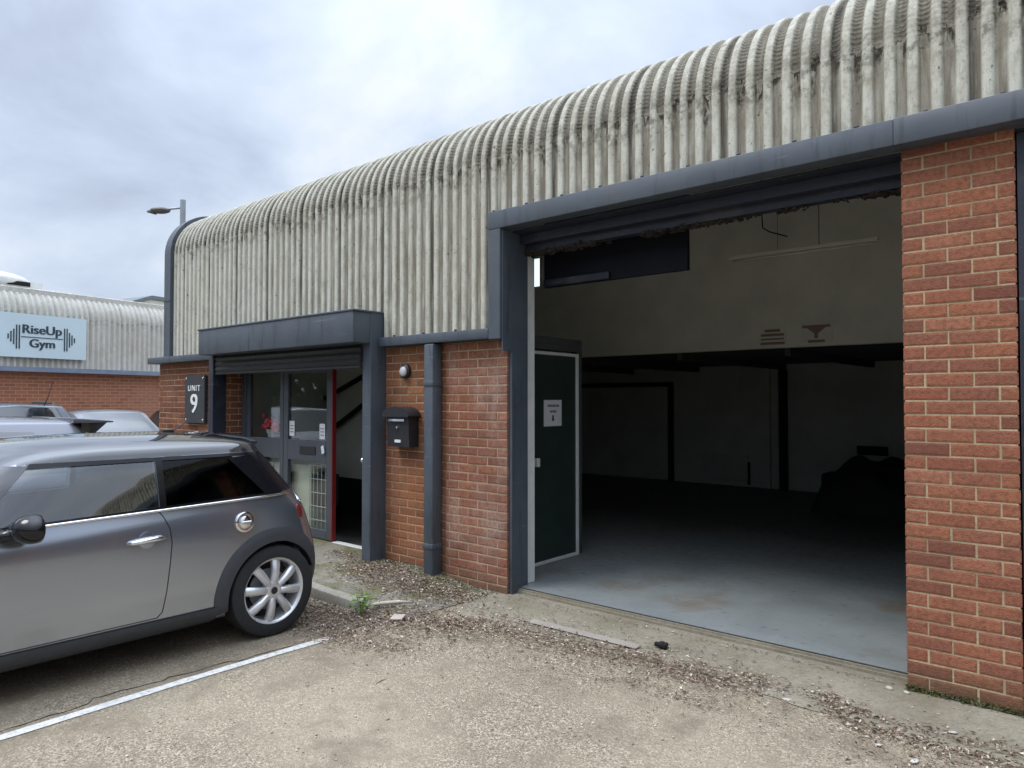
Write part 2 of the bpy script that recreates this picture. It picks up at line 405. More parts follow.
# concrete apron in front of the opening, one sheet with an uneven front edge
b = B(); n = 70; L = []
for i in range(n+1):
    x = -4.02 + 7.0*i/n
    yf = 3.86 + .07*sin(x*2.1) + U(-.03,.03) + (.25 if x < -3.9 else 0)
    L.append((b.bm.verts.new((x, yf, .004)), b.bm.verts.new((x, yf+.06, .014)), b.bm.verts.new((x, 4.56, .016))))
for i in range(n):
    for k in (0, 1): b.bm.faces.new([L[i][k], L[i+1][k], L[i+1][k+1], L[i][k+1]])
tag(build(b, 'apron', M['apron'], loc=(0,0,0)), kind='structure')
# raised strip along the brickwork with its kerb
def pz(x, y):
    k = max(.0, min(1, (-4.0 - x)/.75)); k = k*k*(3-2*k)
    f = 1. if x < -4.6 else max(0, min(1, (y-3.40)/.35)); 
    t = max(0, min(1, (x+4.75)/.3)); f = 1*(1-t) + max(0, min(1, (y-3.46)/.4))*t
    return .004 + .074*k*f
b = B(); n = 40; prev = None
xs = [-12.5 + 8.55*i/n for i in range(n+1)]
pv = []
for x in xs:
    row = []
    for y in (3.46, 3.6, 3.8, 4.1, 4.6):
        row.append(b.bm.verts.new((x, y, pz(x, y) + U(0,.003))))
    pv.append(row)
for i in range(n):
    for k in range(4): b.bm.faces.new([pv[i][k], pv[i+1][k], pv[i+1][k+1], pv[i][k+1]])
tag(build(b, 'pavement', M['pavement'], smooth=True, loc=(0,0,0)), kind='structure')
b = B(); x = -12.5
while x < -4.5:
    x1 = min(x + .91, -4.42); t = U(-.006, .006)
    b.hexa([(x,3.35+t,-.05),(x1-.008,3.35+t,-.05),(x1-.008,3.47+t,-.05),(x,3.47+t,-.05),(x,3.36+t,.085),(x1-.008,3.36+t,.085-.02*(x1>-4.6)),(x1-.008,3.47+t,.085-.02*(x1>-4.6)),(x,3.47+t,.085)], 0, .012, 2)
    x = x1
tag(build(b, 'kerb', M['kerb'], smooth=30, loc=(0,0,0)), kind='structure')

# ------------------------------------------------------------------ leaf litter, stones, moss
def chip(b, x, y, z, s, flat=.5):
    a = U(0, 2*pi); l, w = s*U(.6,1.5), s*U(.25,.7)
    if flat < 1 and R() < .05: l, w = l*3.2, w*.35
    d = Vector((cos(a), sin(a), U(-flat,flat)*.6)); e = Vector((-sin(a), cos(a), U(-flat,flat)))
    c = Vector((x, y, z + s*.25)); k = s*U(-.15,.35)
    p = [c - d*l*.5, c - e*w*.5 + Vector((0,0,k)), c + d*l*.5, c + e*w*.5 + Vector((0,0,k))]
    try: b.bm.faces.new([b.bm.verts.new(q) for q in p[:3]] ) if R() < .25 else b.bm.faces.new([b.bm.verts.new(q) for q in p])
    except ValueError: pass
def inside_building(x, y): return y > 4.40 and not (-3.75 < x < -.92)
def gz(x, y):
    if y > 3.47 and x < -4.0: return pz(x, y) + .003
    if -4.0 < x and y > 3.86: return .016
    return .002
def scatter(b, pts, n, spread, smin, smax):
    seg = list(zip(pts[:-1], pts[1:])); ln = [max(.05, math.dist(p[:2], q[:2])) for p, q in seg]
    for _ in range(n):
        p, q = random.choices(seg, ln)[0]; t = R()
        w = p[2] + (q[2]-p[2])*t
        x = p[0] + (q[0]-p[0])*t + random.gauss(0, w*.5); y = p[1] + (q[1]-p[1])*t + random.gauss(0, w*.5)
        if inside_building(x, y) or y > 4.44: continue
        if 3.33 < y < 3.48 and x < -4.42 and R() < .85: continue
        chip(b, x, y, gz(x, y) + U(0,.006), smin*.7 + (smax*1.35-smin*.7)*R()**2.6)
b = B()
scatter(b, [(-4.8,3.14,.26),(-4.2,3.25,.34),(-3.75,3.55,.36),(-3.3,3.75,.34)], 14000, 1, .007, .022)
scatter(b, [(-4.45,2.95,.16),(-4.0,2.92,.2),(-3.5,3.05,.2)], 3500, 1, .007, .02)
scatter(b, [(-3.3,3.82,.24),(-2.8,3.78,.2),(-2.4,3.84,.16),(-1.9,3.85,.16),(-1.5,3.95,.14)], 6500, 1, .006, .02)
scatter(b, [(-1.25,4.02,.09),(-1.0,3.82,.13),(-.7,3.82,.15),(-.3,3.85,.16),(.3,3.8,.2)], 5000, 1, .006, .022)
scatter(b, [(-1.0,3.6,.2),(-.6,3.6,.25),(-.2,3.55,.25)], 900, 1, .006, .02)
scatter(b, [(-5.3,4.05,.3),(-4.6,3.95,.38),(-4.0,4.15,.25)], 9500, 1, .007, .022)
scatter(b, [(-3.75,4.36,.05),(-2.8,4.4,.05),(-1.0,4.42,.05)], 800, 1, .006, .016)
scatter(b, [(-3.6,3.3,.8),(-1.5,3.4,.8),(.2,3.4,.8)], 1500, 1, .004, .015)
scatter(b, [(-3.1,3.72,.5),(-2.3,3.8,.45),(-1.4,3.85,.35)], 5500, 1, .005, .018)
scatter(b, [(-2.3,3.45,.07),(-2.0,3.55,.10),(-1.6,3.5,.06)], 500, 1, .005, .018)
scatter(b, [(-6.0,4.3,.1),(-5.4,4.2,.25),(-4.9,4.25,.2)], 2600, 1, .006, .02)
tag(build(b, 'leaf_litter', M['litter'], loc=(0,0,0), norm=False), 'brown drift of dead leaves and bark chips along the kerb and apron', 'leaf litter', kind='stuff')
b = B()
for _ in range(700):
    x, y = U(-4.0, 1.0), U(1.0, 4.3)
    if inside_building(x, y): continue
    s = U(.003,.008)
    bmesh.ops.create_icosphere(b.bm, subdivisions=1, radius=s, matrix=Matrix.Translation((x,y,gz(x,y)+s*.3)) @ Matrix.Diagonal((U(.7,1.3),U(.7,1.3),.6,1)))
tag(build(b, 'gravel', M['stones'], loc=(0,0,0), norm=False), 'loose pale grit scattered over the hardstanding', 'gravel', kind='stuff')
b = B()
for _ in range(6500):
    if R() < .45: x, y, z = U(-.90,-.36), 4.418 - abs(random.gauss(0,.020)), gz(-.6,4.3) + abs(random.gauss(0,.012))
    elif R() < .75: x, y = U(-5.5,-3.9), 4.41 - abs(random.gauss(0,.22)); z = gz(x, y)
    else: x, y = random.gauss(-4.35,.35), random.gauss(3.95,.2); z = gz(x,y)
    if inside_building(x, y): continue
    chip(b, x, y, z, U(.006,.02), 1.2)
tag(build(b, 'moss', M['moss'], loc=(0,0,0), norm=False), 'dark green moss along the foot of the brickwork', 'moss', kind='stuff')

# ------------------------------------------------------------------ brick walls
def edge_layer(b):
    return b.bm.verts.layers.float.get('edge') or b.bm.verts.layers.float.new('edge')
def bricks(b, x0, x1, z0, z1, yf, depth=.1025, start=0., yb=None, half=.5):
    """stretcher bond, real bricks on a recessed mortar bed; face at y = yf looking to -Y"""
    rows = round((z1-z0)/.075); EL = edge_layer(b)
    for r in range(rows):
        za, zb = z0 + r*.075 + .0046, z0 + (r+1)*.075 - .0046
        x = x0 - .225 + start + (.225*half if r % 2 else 0.)
        while x < x1 - .01:
            a, c = max(x, x0), min(x + .2155, x1)
            if c - a > .02:
                j = U(-.002,.002); jx = U(-.0015,.0015); y = yf + j; ch = .010
                e = lambda: U(-.0018,.0018)
                f = [(a+ch+jx+e(), y, za+ch+e()), (c-ch+jx+e(), y, za+ch+e()), (c-ch+jx+e(), y, zb-ch+e()), (a+ch+jx+e(), y, zb-ch+e())]
                g = [(a+jx, y+.0022, za), (c+jx, y+.0022, za), (c+jx, y+.0022, zb), (a+jx, y+.0022, zb)]
                h = [(p[0], yf+depth, p[2]) for p in g]
                V = [[b.bm.verts.new(p) for p in q] for q in (f, g, h)]
                for vv in V[1] + V[2]: vv[EL] = 1.
                b.bm.faces.new(V[0])
                for A, C in ((V[0],V[1]),(V[1],V[2])):
                    for k in range(4): b.bm.faces.new([A[k], A[(k+1)%4], C[(k+1)%4], C[k]])
            x += .225
    i = len(b.bm.faces)
    b.box(x0+.006, x1-.006, yf+.0042, (yb or yf+depth), z0, z1, 1)

YF = 4.42
unit = empty('industrial_unit', (-5.4, YF, 0))
tag(unit, 'brick industrial unit with corrugated curved eaves and a wide open vehicle doorway', 'building')
b = B(); bricks(b, -10.32, -8.42, -.0, 2.10, YF, start=.02, yb=4.6); build(b, 'brick_wall', [M['brick_brown'], M['mortar']], unit)
b = B(); bricks(b, -5.36, -4.72, 0, 2.10, YF, start=.10, yb=4.6); bricks(b, -4.72+.01, -4.50, 0, 2.10, YF+.004, start=.08, yb=4.6)
build(b, 'brick_wall', [M['brick_warm'], M['mortar']], unit)
b = B(); bricks(b, -4.52, -3.805, 0, 2.10, YF-.012, start=.05, yb=4.6); build(b, 'brick_wall', [M['brick_pale'], M['mortar']], unit)
b = B(); bricks(b, -.90, -.378, .02, 3.02, YF, start=.11, yb=4.72); build(b, 'brick_wall', [M['brick'], M['mortar']], unit)
for x in (3.2, 7.2, 8.0, 12.2, 16.4):
    b = B(); b.box(x,x+.55,YF,4.6,0,2.97); build(b, 'far_pier', M['brick'], unit)
b = B(); b.box(-.885,-.39,YF+.012,4.7,-.1,.018); build(b, 'brick_plinth', M['moss_dark'], unit)
b = B(); bricks(b, -8.42+.12, -8.30, .0, 2.0, 4.35, start=.0, yb=4.5)
# brick return beside the entrance: faces +X, built as its own run turned a quarter
b.bm.free(); b = B(); bricks(b, 0, .25, 0, 2.0, 0, start=.05, depth=.06)
b.rot(Matrix.Translation((-8.30, 4.36, 0)) @ Matrix.Rotation(radians(90), 4, 'Z'))
build(b, 'brick_wall', [M['brick_brown'], M['mortar']], unit)

# ------------------------------------------------------------------ cladding
def cladding(x0, x1, zb, name, parent, mat, yw=4.40, zc=3.60, rad=.56, slope=.11, top=1.6, p=.115, xf=None, lap_every=6, crimp=True, rows_v=14, x_ref=-10.3):
    """corrugated sheet: vertical face, crimped quarter bend, then roof pitch.  xf maps (x,y,z)->world"""
    path = []   # (y, z, ny, nz, arc, drop)
    for i in range(rows_v+1):
        z = zb + (zc-zb)*i/rows_v; path.append((yw, z, -1, 0, 0., zc-z))
    na = 130 if crimp else 12; end = pi/2 - slope
    for i in range(1, na+1):
        th = end*i/na; path.append((yw + rad - rad*cos(th), zc + rad*sin(th), -cos(th), sin(th), i/na, -.03-th*rad))
    ye, ze = path[-1][0], path[-1][1]
    for i in range(1, 5):
        d = top*i/4; path.append((ye + d*cos(slope), ze + d*sin(slope), -sin(slope), cos(slope), 1., -.9))
    prof = [(0,0),(.05,.05),(.11,.45),(.17,.88),(.24,.99),(.36,1.05),(.48,.99),(.55,.88),(.61,.45),(.67,.05),(.83,-.06)]
    bm = bmesh.new(); dep = .021
    la = [bm.verts.layers.float.new(k) for k in ('pan','arc','lap','drop','crimp')]
    cols = []; k0 = math.floor((x0 - x_ref)/p)
    k = k0
    while x_ref + k*p < x1:
        for f, d in prof:
            x = x_ref + (k+f)*p
            if x0-.001 <= x <= x1+.001:
                cols.append((x, d*dep, 1 - max(0, min(1, d)), k, f))
        k += 1
    grid = []
    for x, d, pan, k, f in cols:
        lap = 1. if (k % lap_every == 0 and .66 <= f <= .83) else 0.
        ph = (k*7919 % 13)/13.; off = ((k*104729) % 17 - 8)*.0004 + (.006 if (k//lap_every) % 2 else 0)*.5
        row = []
        for (y, z, ny, nz, arc, drop) in path:
            dd = d + off
            if crimp and 0 < arc < 1 and pan > .4:
                c = (arc*26 + ph*.5) % 1.; dd += (-.010*(1-c)*pan if c > .25 else .005)*min(1, arc*14)
            if crimp and 0 < arc < 1 and pan <= .4: dd += .0005*sin(arc*26*2*pi)
            P = (x, y + ny*dd, z + nz*dd)
            v = bm.verts.new(xf(*P) if xf else P)
            v[la[0]] = pan; v[la[1]] = arc; v[la[2]] = lap; v[la[3]] = drop
            if crimp and 0 < arc < 1: v[la[4]] = max(0, 1-abs(((arc*26 + ph*.5) % 1.)-.30)*3.)*min(1, pan*1.6)
            row.append(v)
        grid.append(row)
    for i in range(len(grid)-1):
        for j in range(len(path)-1):
            bm.faces.new([grid[i][j], grid[i+1][j], grid[i+1][j+1], grid[i][j+1]])
    me_o = build(bm, name, mat, parent, smooth=38, norm=False)
    return me_o
cladding(-9.83, -3.86, 2.16, 'corrugated_cladding', unit, M['clad'])
cladding(-3.865, 3.4, 3.08, 'corrugated_cladding', unit, M['clad'], rows_v=6)
cladding(3.405, 22, 3.08, 'corrugated_cladding', unit, M['clad'], rows_v=3, crimp=False)

# verge trim at the left end (follows the bend), band, fascia, reveals
def arc_path(yw, zc, rad, zb, slope=.11, n=14, tail=1.5):
    P = [(yw, zb), (yw, (zb+zc)/2), (yw, zc)]
    for i in range(1, n+1):
        th = (pi/2-slope)*i/n; P.append((yw+rad-rad*cos(th), zc+rad*sin(th)))
    y, z = P[-1]; P.append((y+tail*cos(slope), z+tail*sin(slope))); return P
def verge(x0, x1, yo, zc, rad, zb, parent, mat, xf=None):
    o = arc_path(yo, zc, rad+.0, zb); i_ = arc_path(yo+.09, zc, rad-.09, zb)
    b = B(); n = len(o)
    V = [[b.bm.verts.new(xf(x, *q) if xf else (x, *q)) for q in pp] for x, pp in ((x0,o),(x1,o),(x1,i_),(x0,i_))]
    for k in range(n-1):
        for a, c in ((0,1),(1,2),(2,3),(3,0)): b.bm.faces.new([V[a][k], V[c][k], V[c][k+1], V[a][k+1]])
    b.bm.faces.new([V[a][0] for a in range(4)]); b.bm.faces.new([V[a][-1] for a in range(4)])
    build(b, 'verge_trim', mat, parent, smooth=35)
verge(-10.0, -9.82, 4.335, 3.60, .625, 2.195, unit, M['trim'])
b = B(); b.box(-10.003,-9.817,4.330,4.345,2.95,2.957); build(b, 'trim_joint', M['trim_dark'], unit)

def lapped(b, x0, x1, y0, y1, z0, z1, step=3.0):
    x = x0; k = 0
    while x < x1 - .01:
        c = min(x + step, x1); o = .0025*(k % 2)
        b.box(x, c, y0-o, y1, z0-o, z1+o, 0, .006, 2); x = c; k += 1
b = B(); lapped(b, -10.42, -8.37, 4.295, 4.50, 2.105, 2.19)
build(b, 'band_flashing', M['trim'], unit, smooth=30)
b = B(); lapped(b, -5.31, -3.915, 4.295, 4.50, 2.105, 2.19)
bf = build(b, 'band_flashing', M['trim'], unit, smooth=30)
b = B(); lapped(b, -3.91, 22, 4.290, 4.43, 2.995, 3.14)          # header
b.box(-3.91, -3.782, 4.2915, 4.43, 2.095, 2.994, 0, .005, 1)          # left leg
build(b, 'doorway_fascia', M['trim'], unit, smooth=30)
for x, z in [(-3.86+.345*i, 3.146) for i in range(14)] + [(x, 2.197) for x in (-5.1,-4.7,-4.3)]:
    b = B(); b.ball((x, 4.305, z), .014, .012, .009, 8); build(b, 'fixing_bolt', M['trim_dark'], unit, smooth=True)
b = B()
b.box(-3.781, -3.769, 4.315, 4.43, 2.0, 2.99)                         # reveal, upper
b.box(-3.800, -3.772, 4.431, 4.64, 0.0, 2.99, 0, .003)                # jamb
build(b, 'doorway_reveal', M['trim'], unit)
b = B()
b.box(-3.775, -.90, 4.60, 4.68, 2.84, 2.974); b.box(-3.775, -.90, 4.53, 4.585, 2.90, 2.972)
b.box(-.34, 22, 4.60, 4.68, 0.0, 2.974); b.box(-.37,-.30,4.43,4.6,0,2.97); b.box(-3.765, 22, 4.431, 4.60, 2.975, 2.992)
build(b, 'shutter_lintel', M['trim_dark'], unit)
# torn brush strip and nest debris under the lintel
b = B()
for _ in range(1500):
    x = U(-3.76,-.92); 
    if sin(x*5.1)+sin(x*11.7+1) + .55*sin(x*23) < U(-1.0,1.3): continue
    s = U(.004,.019)*(1.3 if x < -2.3 else .7); 
    b.obox((x, U(4.60,4.70), 2.842-U(0,.018)), (s,U(-.5,.5)*s,U(-.3,.3)*s), (U(-.4,.4)*s,s*.6,0), (0,U(-.3,.3)*s,s*U(.3,.8)))
build(b, 'torn_brush_strip', simple('grubby_fibres', (.026,.02,.017), .95, var=.6, scale=40), unit)

# roof deck, outer walls
b = B()
yt = 4.40 + .56 - .56*cos(pi/2-.11) + 1.5*cos(.11); zt = 3.6 + .56*sin(pi/2-.11) + 1.5*sin(.11) - .05
b.hexa([(-10.3,4.95,4.05),(22,4.95,4.05),(22,12.6,5.0),(-10.3,12.6,5.0),(-10.3,4.95,4.09),(22,4.95,4.09),(22,12.6,5.1),(-10.3,12.6,5.1)])
build(b, 'roof', M['clad_far'], unit)
b = B(); b.prism([(4.62,0),(12.6,0),(12.6,4.9),(5.2,4.0),(4.62,3.4)],0,-10.3,-10.12); build(b, 'gable_wall', M['brick_brown'], unit)
# ------------------------------------------------------------------ inside the workshop
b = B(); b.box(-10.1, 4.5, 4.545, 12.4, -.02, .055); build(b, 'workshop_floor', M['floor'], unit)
b = B(); b.box(-3.77,-.90,4.50,4.544,-.02,.035); b.box(-3.77,-.90,4.515,4.53,.035,.05); build(b, 'door_sill', M['apron'], unit)
b = B(); b.box(-3.77,-.90,4.532,4.5445,.0,.052); build(b, 'floor_channel', M['void'], unit)
b = B(); b.box(-10.1, 4.5, 12.40, 12.55, 0, 4.9); b.box(-4.75,-4.60,12.32,12.4,.06,2.2); build(b, 'back_wall', M['in_back'], unit)
b = B(); b.box(-.72,-.60,4.73,12.4,.055,4.9); build(b, 'party_wall', M['in_back'], unit)
b = B(); b.box(-10.1,-.72,8.40,8.52,2.215,4.72); build(b, 'mezzanine_front', M['in_wall'], unit)
b = B(); b.box(-10.1,-.72,8.53,12.39,2.22,2.32)
for x in (-8.8,-7.4,-6.0,-4.4,-3.0,-1.6): b.box(x,x+.07,8.53,12.38,2.12,2.219)
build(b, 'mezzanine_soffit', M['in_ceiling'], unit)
b = B(); b.box(-4.40,-4.28,12.2,12.3,.056,2.119); build(b, 'steel_column', M['void'], unit)
b = B()
for q in ((-8.78,-8.70,.06,1.94),(-6.55,-6.47,.06,1.94),(-8.70,-6.55,1.86,1.94)): b.box(q[0],q[1],12.30,12.395,q[2],q[3])
fr = build(b, 'screen_frame', M['void'], unit)
b = B(); b.box(-8.69,-6.56,12.35,12.38,.07,1.85); build(b, 'screen_panel', M['in_back'], fr)
# white post and lobby partition with its green door
b = B(); b.box(-3.95,-3.79,4.645,4.755,.056,2.83,0,.004); build(b, 'white_jamb_post', M['white_paint'], unit)
b = B(); b.box(-4.25,-4.16,4.70,5.05,.056,2.14); b.box(-8.5,-4.20,5.90,5.94,.056,2.14); b.box(-8.5,-4.20,4.6,5.94,2.14,2.20)
b.box(-8.5,-8.42,4.6,5.899,.056,2.139)
build(b, 'lobby_partition', M['in_wall'], unit)
ld = B(); ld.box(-4.15,-4.10,5.06,5.09,.06,2.06,0,.004); ld.box(-4.15,-4.10,5.82,5.855,.06,2.06,0,.004); ld.box(-4.15,-4.10,5.09,5.82,2.03,2.06,0,.004); ld.box(-4.15,-4.10,5.09,5.82,.06,.09,0,.004)
ldo = build(ld, 'lobby_side_door', M['white_paint'], unit)
b = B(); b.box(-4.155,-4.118,5.091,5.819,.091,2.029); build(b, 'door_leaf', M['door_green'], ldo)
b = B(); b.box(-4.198,-4.13,5.861,5.945,.057,2.139); b.box(-4.198,-4.13,4.76,5.945,2.141,2.205); b.box(-4.19,-4.13,5.05,5.861,2.081,2.139); build(b, 'door_surround', M['in_ceiling'], ldo)
b = B(); b.box(-4.117,-4.07,5.15,5.19,.98,1.06,0,.005); build(b, 'door_handle', M['white_paint'], ldo)
# raised board under the lintel with a batten, lit side window
b = B(); b.box(-3.80,-2.44,4.90,4.94,2.58,3.6); nb = build(b, 'raised_door_board', M['navy_board'], unit)
b = B(); b.box(-3.79,-3.12,4.872,4.898,2.585,2.645,0,.004); build(b, 'batten', M['trim_dark'], nb)
b = B(); b.box(-7.05,-6.52,8.36,8.40,3.27,3.31); b.box(-7.05,-6.52,8.36,8.40,3.73,3.77); b.box(-7.05,-7.0,8.36,8.40,3.31,3.73); b.box(-6.57,-6.52,8.36,8.40,3.31,3.73)
w = build(b, 'high_window', M['white_paint'], unit)
b = B(); b.box(-7.0,-6.57,8.375,8.395,3.31,3.73); build(b, 'window_pane', M['lit_pane'], w)

# ------------------------------------------------------------------ entrance
b = B(); b.hexa([(-8.36,4.03,2.135),(-5.36,4.03,2.135),(-5.36,4.5,2.135),(-8.36,4.5,2.135),(-8.36,4.03,2.43),(-5.36,4.03,2.43),(-5.36,4.5,2.455),(-8.36,4.5,2.455)],0,.008,2)
can = build(b, 'entrance_canopy', M['trim'], unit, smooth=30)
b = B(); b.box(-8.375,-5.345,4.02,4.5,2.43-.004,2.445,0,.004); build(b, 'canopy_cap', M['trim'], can)
b = B()
for i in range(3):
    z = 2.128 - i*.066
    b.prism([(4.215,z),(4.20,z-.03),(4.215,z-.064),(4.23,z-.064),(4.23,z)], 0, -8.29, -5.482)
b.box(-8.29,-5.482,4.205,4.24,1.905,1.932,0,.004)
build(b, 'roller_shutter', M['black_plastic'], unit)
b = B(); b.box(-5.565,-5.48,4.30,4.40,.06,2.134,0,.004); b.box(-5.479,-5.355,4.235,4.44,.0,2.44,0,.004); build(b, 'shutter_guide', M['trim'], unit)
b = B(); b.box(-8.42,-8.31,4.19,4.355,.06,2.134,0,.004); build(b, 'shutter_guide', M['trim_dark'], unit)
b = B(); b.box(-5.55,-5.51,4.285,4.301,.98,1.06,0,.004); b.ball((-5.53,4.28,1.02),.022,.02,.022,10); build(b, 'lock', M['chrome'], unit, smooth=30)
YD = 4.56
def doorframe(b, xa, xb, z0=.09, z1=1.99, t=.07, mid=(.92,1.15), y=YD):
    b.box(xa, xa+t, y, y+.05, z0, z1, 0, .004); b.box(xb-t, xb, y, y+.05, z0, z1, 0, .004)
    b.box(xa+t, xb-t, y+.002, y+.048, z1-t, z1, 0, .003); b.box(xa+t, xb-t, y+.002, y+.048, mid[0], mid[1], 0, .003); b.box(xa+t, xb-t, y+.002, y+.048, z0, z0+.1, 0, .003)
def panes(name, xa, xb, parent, z0=.09, z1=1.99, t=.07, mid=(.92,1.15), y=YD):
    b = B(); b.box(xa+t+.001, xb-t-.001, y+.02, y+.028, mid[1]+.001, z1-t-.001); b.box(xa+t+.001, xb-t-.001, y+.02, y+.028, z0+.101, mid[0]-.001); build(b, name, M['pane'], parent)
b = B(); b.box(-8.29,-8.20,YD-.01,YD+.07,.06,2.06,0,.004); b.box(-5.60,-5.52,YD-.01,YD+.07,.06,2.06,0,.004); b.box(-8.20,-5.60,YD-.01,YD+.07,1.995,2.06,0,.004); b.box(-8.5,-5.4,YD+.0,YD+.08,2.06,2.135)
b.box(-8.2,-7.40,YD-.004,YD+.06,.06,.088)
ef = build(b, 'entrance_frame', M['alum'], unit)
b = B(); doorframe(b, -8.19, -7.37); s1 = build(b, 'side_panel', M['alum'], unit); panes('glass_pane', -8.19, -7.37, s1)
b = B(); doorframe(b, -7.36, -6.43, t=.09); s2 = build(b, 'entrance_door', M['alum'], unit); panes('glass_pane', -7.36, -6.43, s2, t=.09)
b = B(); b.box(-7.02,-6.72,YD-.008,YD+.004,.995,1.085,0,.003); build(b, 'letter_slot', M['black_plastic'], s2)
b = B(); b.obox((-6.56,YD-.012,1.06),(.022,0,.008),(0,.012,0),(-.01,0,.045),0,.004); build(b, 'door_handle', M['chrome'], s2)
b = B(); b.box(-6.429,-6.408,YD-.003,YD+.05,.09,1.99,0,.003); build(b, 'door_edge', M['red_paint'], s2)
# second leaf, open inwards
b = B(); b.box(-5.665,-5.62,YD+.075,YD+.93,.09,1.99,0,.004); build(b, 'entrance_door', M['alum'], unit)
b = B(); b.box(-8.3,-5.5,4.36,YD-.012,.0,.075,0,.006); build(b, 'entrance_step', M['kerb'], unit)
b = B(); b.box(-6.4,-5.62,YD-.012,YD+.07,.056,.085,0,.003); build(b, 'threshold', M['white_paint'], unit)
b = B(); b.box(-8.4,-4.3,YD+.1,5.89,.0565,.066); build(b, 'lobby_mat', M['carpet'], unit)
for p, q in (((-8.38,5.84,1.62),(-7.0,5.84,2.10)), ((-8.38,5.84,1.12),(-7.0,5.84,1.80))):
    b = B(); b.tube([p, q], .035, 8); build(b, 'stair_handrail', M['void'], unit, smooth=40)
b = B(); b.box(-8.40,-5.0,5.86,5.898,.067,.55); build(b, 'lobby_skirting', M['void'], unit)

# downpipe
dp = empty('downpipe', (-4.62,4.36,.06)); tag(dp, 'square grey downpipe between the two brick panels', 'downpipe')
b = B(); b.box(-4.675,-4.560,4.285,4.398,.03,2.095,0,.012,2); build(b, 'pipe', M['trim'], dp, smooth=30)
for z in (.29, 1.72):
    b = B(); b.box(-4.682,-4.553,4.278,4.402,z,z+.05,0,.008,2); build(b, 'collar', M['trim'], dp, smooth=30)

# ------------------------------------------------------------------ text
def text_bm(txt, size, extrude=.004, spacing=1.0):
    cu = bpy.data.curves.new('text', 'FONT'); cu.body = txt; cu.size = size; cu.extrude = extrude; cu.align_x = 'CENTER'; cu.space_character = spacing
    o = bpy.data.objects.new('text_tmp', cu); COL.objects.link(o)
    dg = bpy.context.evaluated_depsgraph_get(); dg.update()
    me = bpy.data.meshes.new_from_object(o.evaluated_get(dg)); bpy.data.objects.remove(o); bpy.data.curves.remove(cu)
    bm = bmesh.new(); bm.from_mesh(me); bpy.data.meshes.remove(me); return bm
def add_text(b, txt, c, w, h, axis_u=(1,0,0), out=(0,-1,0), spacing=1., bold=0.):
    """text fitted in a w x h box centred on c (w None keeps the natural width)"""
    bm = text_bm(txt, 1., .004, spacing)
    xs = [v.co.x for v in bm.verts]; ys = [v.co.y for v in bm.verts]
    sy = h/(max(ys)-min(ys)); sx = sy if w is None else w/(max(xs)-min(xs)); cx, cy = (max(xs)+min(xs))/2, (max(ys)+min(ys))/2
    u, n = Vector(axis_u), Vector(out)
    for k in ([0] if not bold else [-bold, -bold/3, bold/3, bold]):
        vm = {}
        for v in bm.verts: vm[v] = b.bm.verts.new(Vector(c) + u*((v.co.x-cx)*sx + k) + Vector((0,0,1))*((v.co.y-cy)*sy) + n*(v.co.z*1. + (k*.01)))
        for f in bm.faces:
            try: b.bm.faces.new([vm[v] for v in f.verts])
            except ValueError: pass
    bm.free()
# unit sign
us = empty('unit_sign', (-9.2, 4.40, 1.30)); tag(us, 'dark slate sign reading UNIT 9 on the left brick panel', 'sign')
b = B(); b.box(-9.44,-8.90,4.375,4.412,1.30,1.92,0,.004); build(b, 'sign_panel', M['sign_grey'], us)
b = B(); add_text(b, 'UNIT', (-9.17,4.371,1.755), .33, .075, spacing=1.3, bold=.001); add_text(b, '9', (-9.17,4.371,1.555), .18, .245, bold=.006); build(b, 'lettering', M['sign_white'], us, norm=False)
for x in (-9.40,-8.94):
    for z in (1.34,1.88):
        b = B(); b.ball((x,4.372,z),.014,.006,.014,8); build(b, 'screw', M['chrome'], us, smooth=True)
# entry buzzer plate, white wall fitting
k = empty('door_buzzer', (-8.58,4.40,1.62)); tag(k, 'small brown door buzzer on brick between sign and entrance', 'buzzer')
b = B(); b.box(-8.66,-8.54,4.385,4.418,1.55,1.73,0,.004); build(b, 'buzzer_case', M['brass'], k)
b = B(); b.lathe([(0,-.008),(.018,-.006),(.02,0)],(-8.60,4.384,1.62),(0,1,0),10); build(b, 'buzzer_button', M['black_plastic'], k)
k = empty('cable_gland', (-8.6,4.40,1.93)); tag(k, 'small white cable fitting on brick above the buzzer', 'fitting')
b = B(); b.ball((-8.62,4.40,1.93),.05,.03,.035,10); build(b, 'fitting_cap', M['white_paint'], k, smooth=True)
b = B(); b.tube([(-8.62,4.405,1.93),(-8.61,4.408,2.02),(-8.6,4.41,2.1)], .008, 6); build(b, 'cable', M['black_plastic'], k)
# mailbox
mb = empty('mailbox', (-5.12,4.41,1.17)); tag(mb, 'black metal mailbox with curved lid on the brick beside the entrance', 'mailbox')
b = B(); b.prism([(4.41,1.17),(4.30,1.17),(4.285,1.45),(4.41,1.47)], 0, -5.29, -4.99); build(b, 'box', M['black_plastic'], mb)
b = B(); n = 10; pr = []
for i in range(n+1):
    a = pi*i/n; pr.append((-5.14 - .185*cos(a), 1.455 + .085*sin(a)))
pr2 = [(p[0]*1.0, p[1]) for p in pr] + [(-4.965,1.445),(-5.315,1.445)]
b.prism(pr2, 1, 4.255, 4.408); build(b, 'lid', M['black_plastic'], mb, smooth=30)
b = B(); b.box(-5.25,-5.03,4.27,4.283,1.405,1.425); build(b, 'post_slot', M['chrome'], mb)
b = B(); b.lathe([(0,-.012),(.012,-.01),(.014,0)],(-5.14,4.288,1.345),(0,1,0),12); build(b, 'keyhole', M['chrome'], mb)
b = B(); b.box(-5.18,-5.10,4.288,4.297,1.21,1.235); build(b, 'name_plate', M['paper'], mb)
for ch in mb.children: ch.data.transform(Matrix.Translation((.11,0,0)))
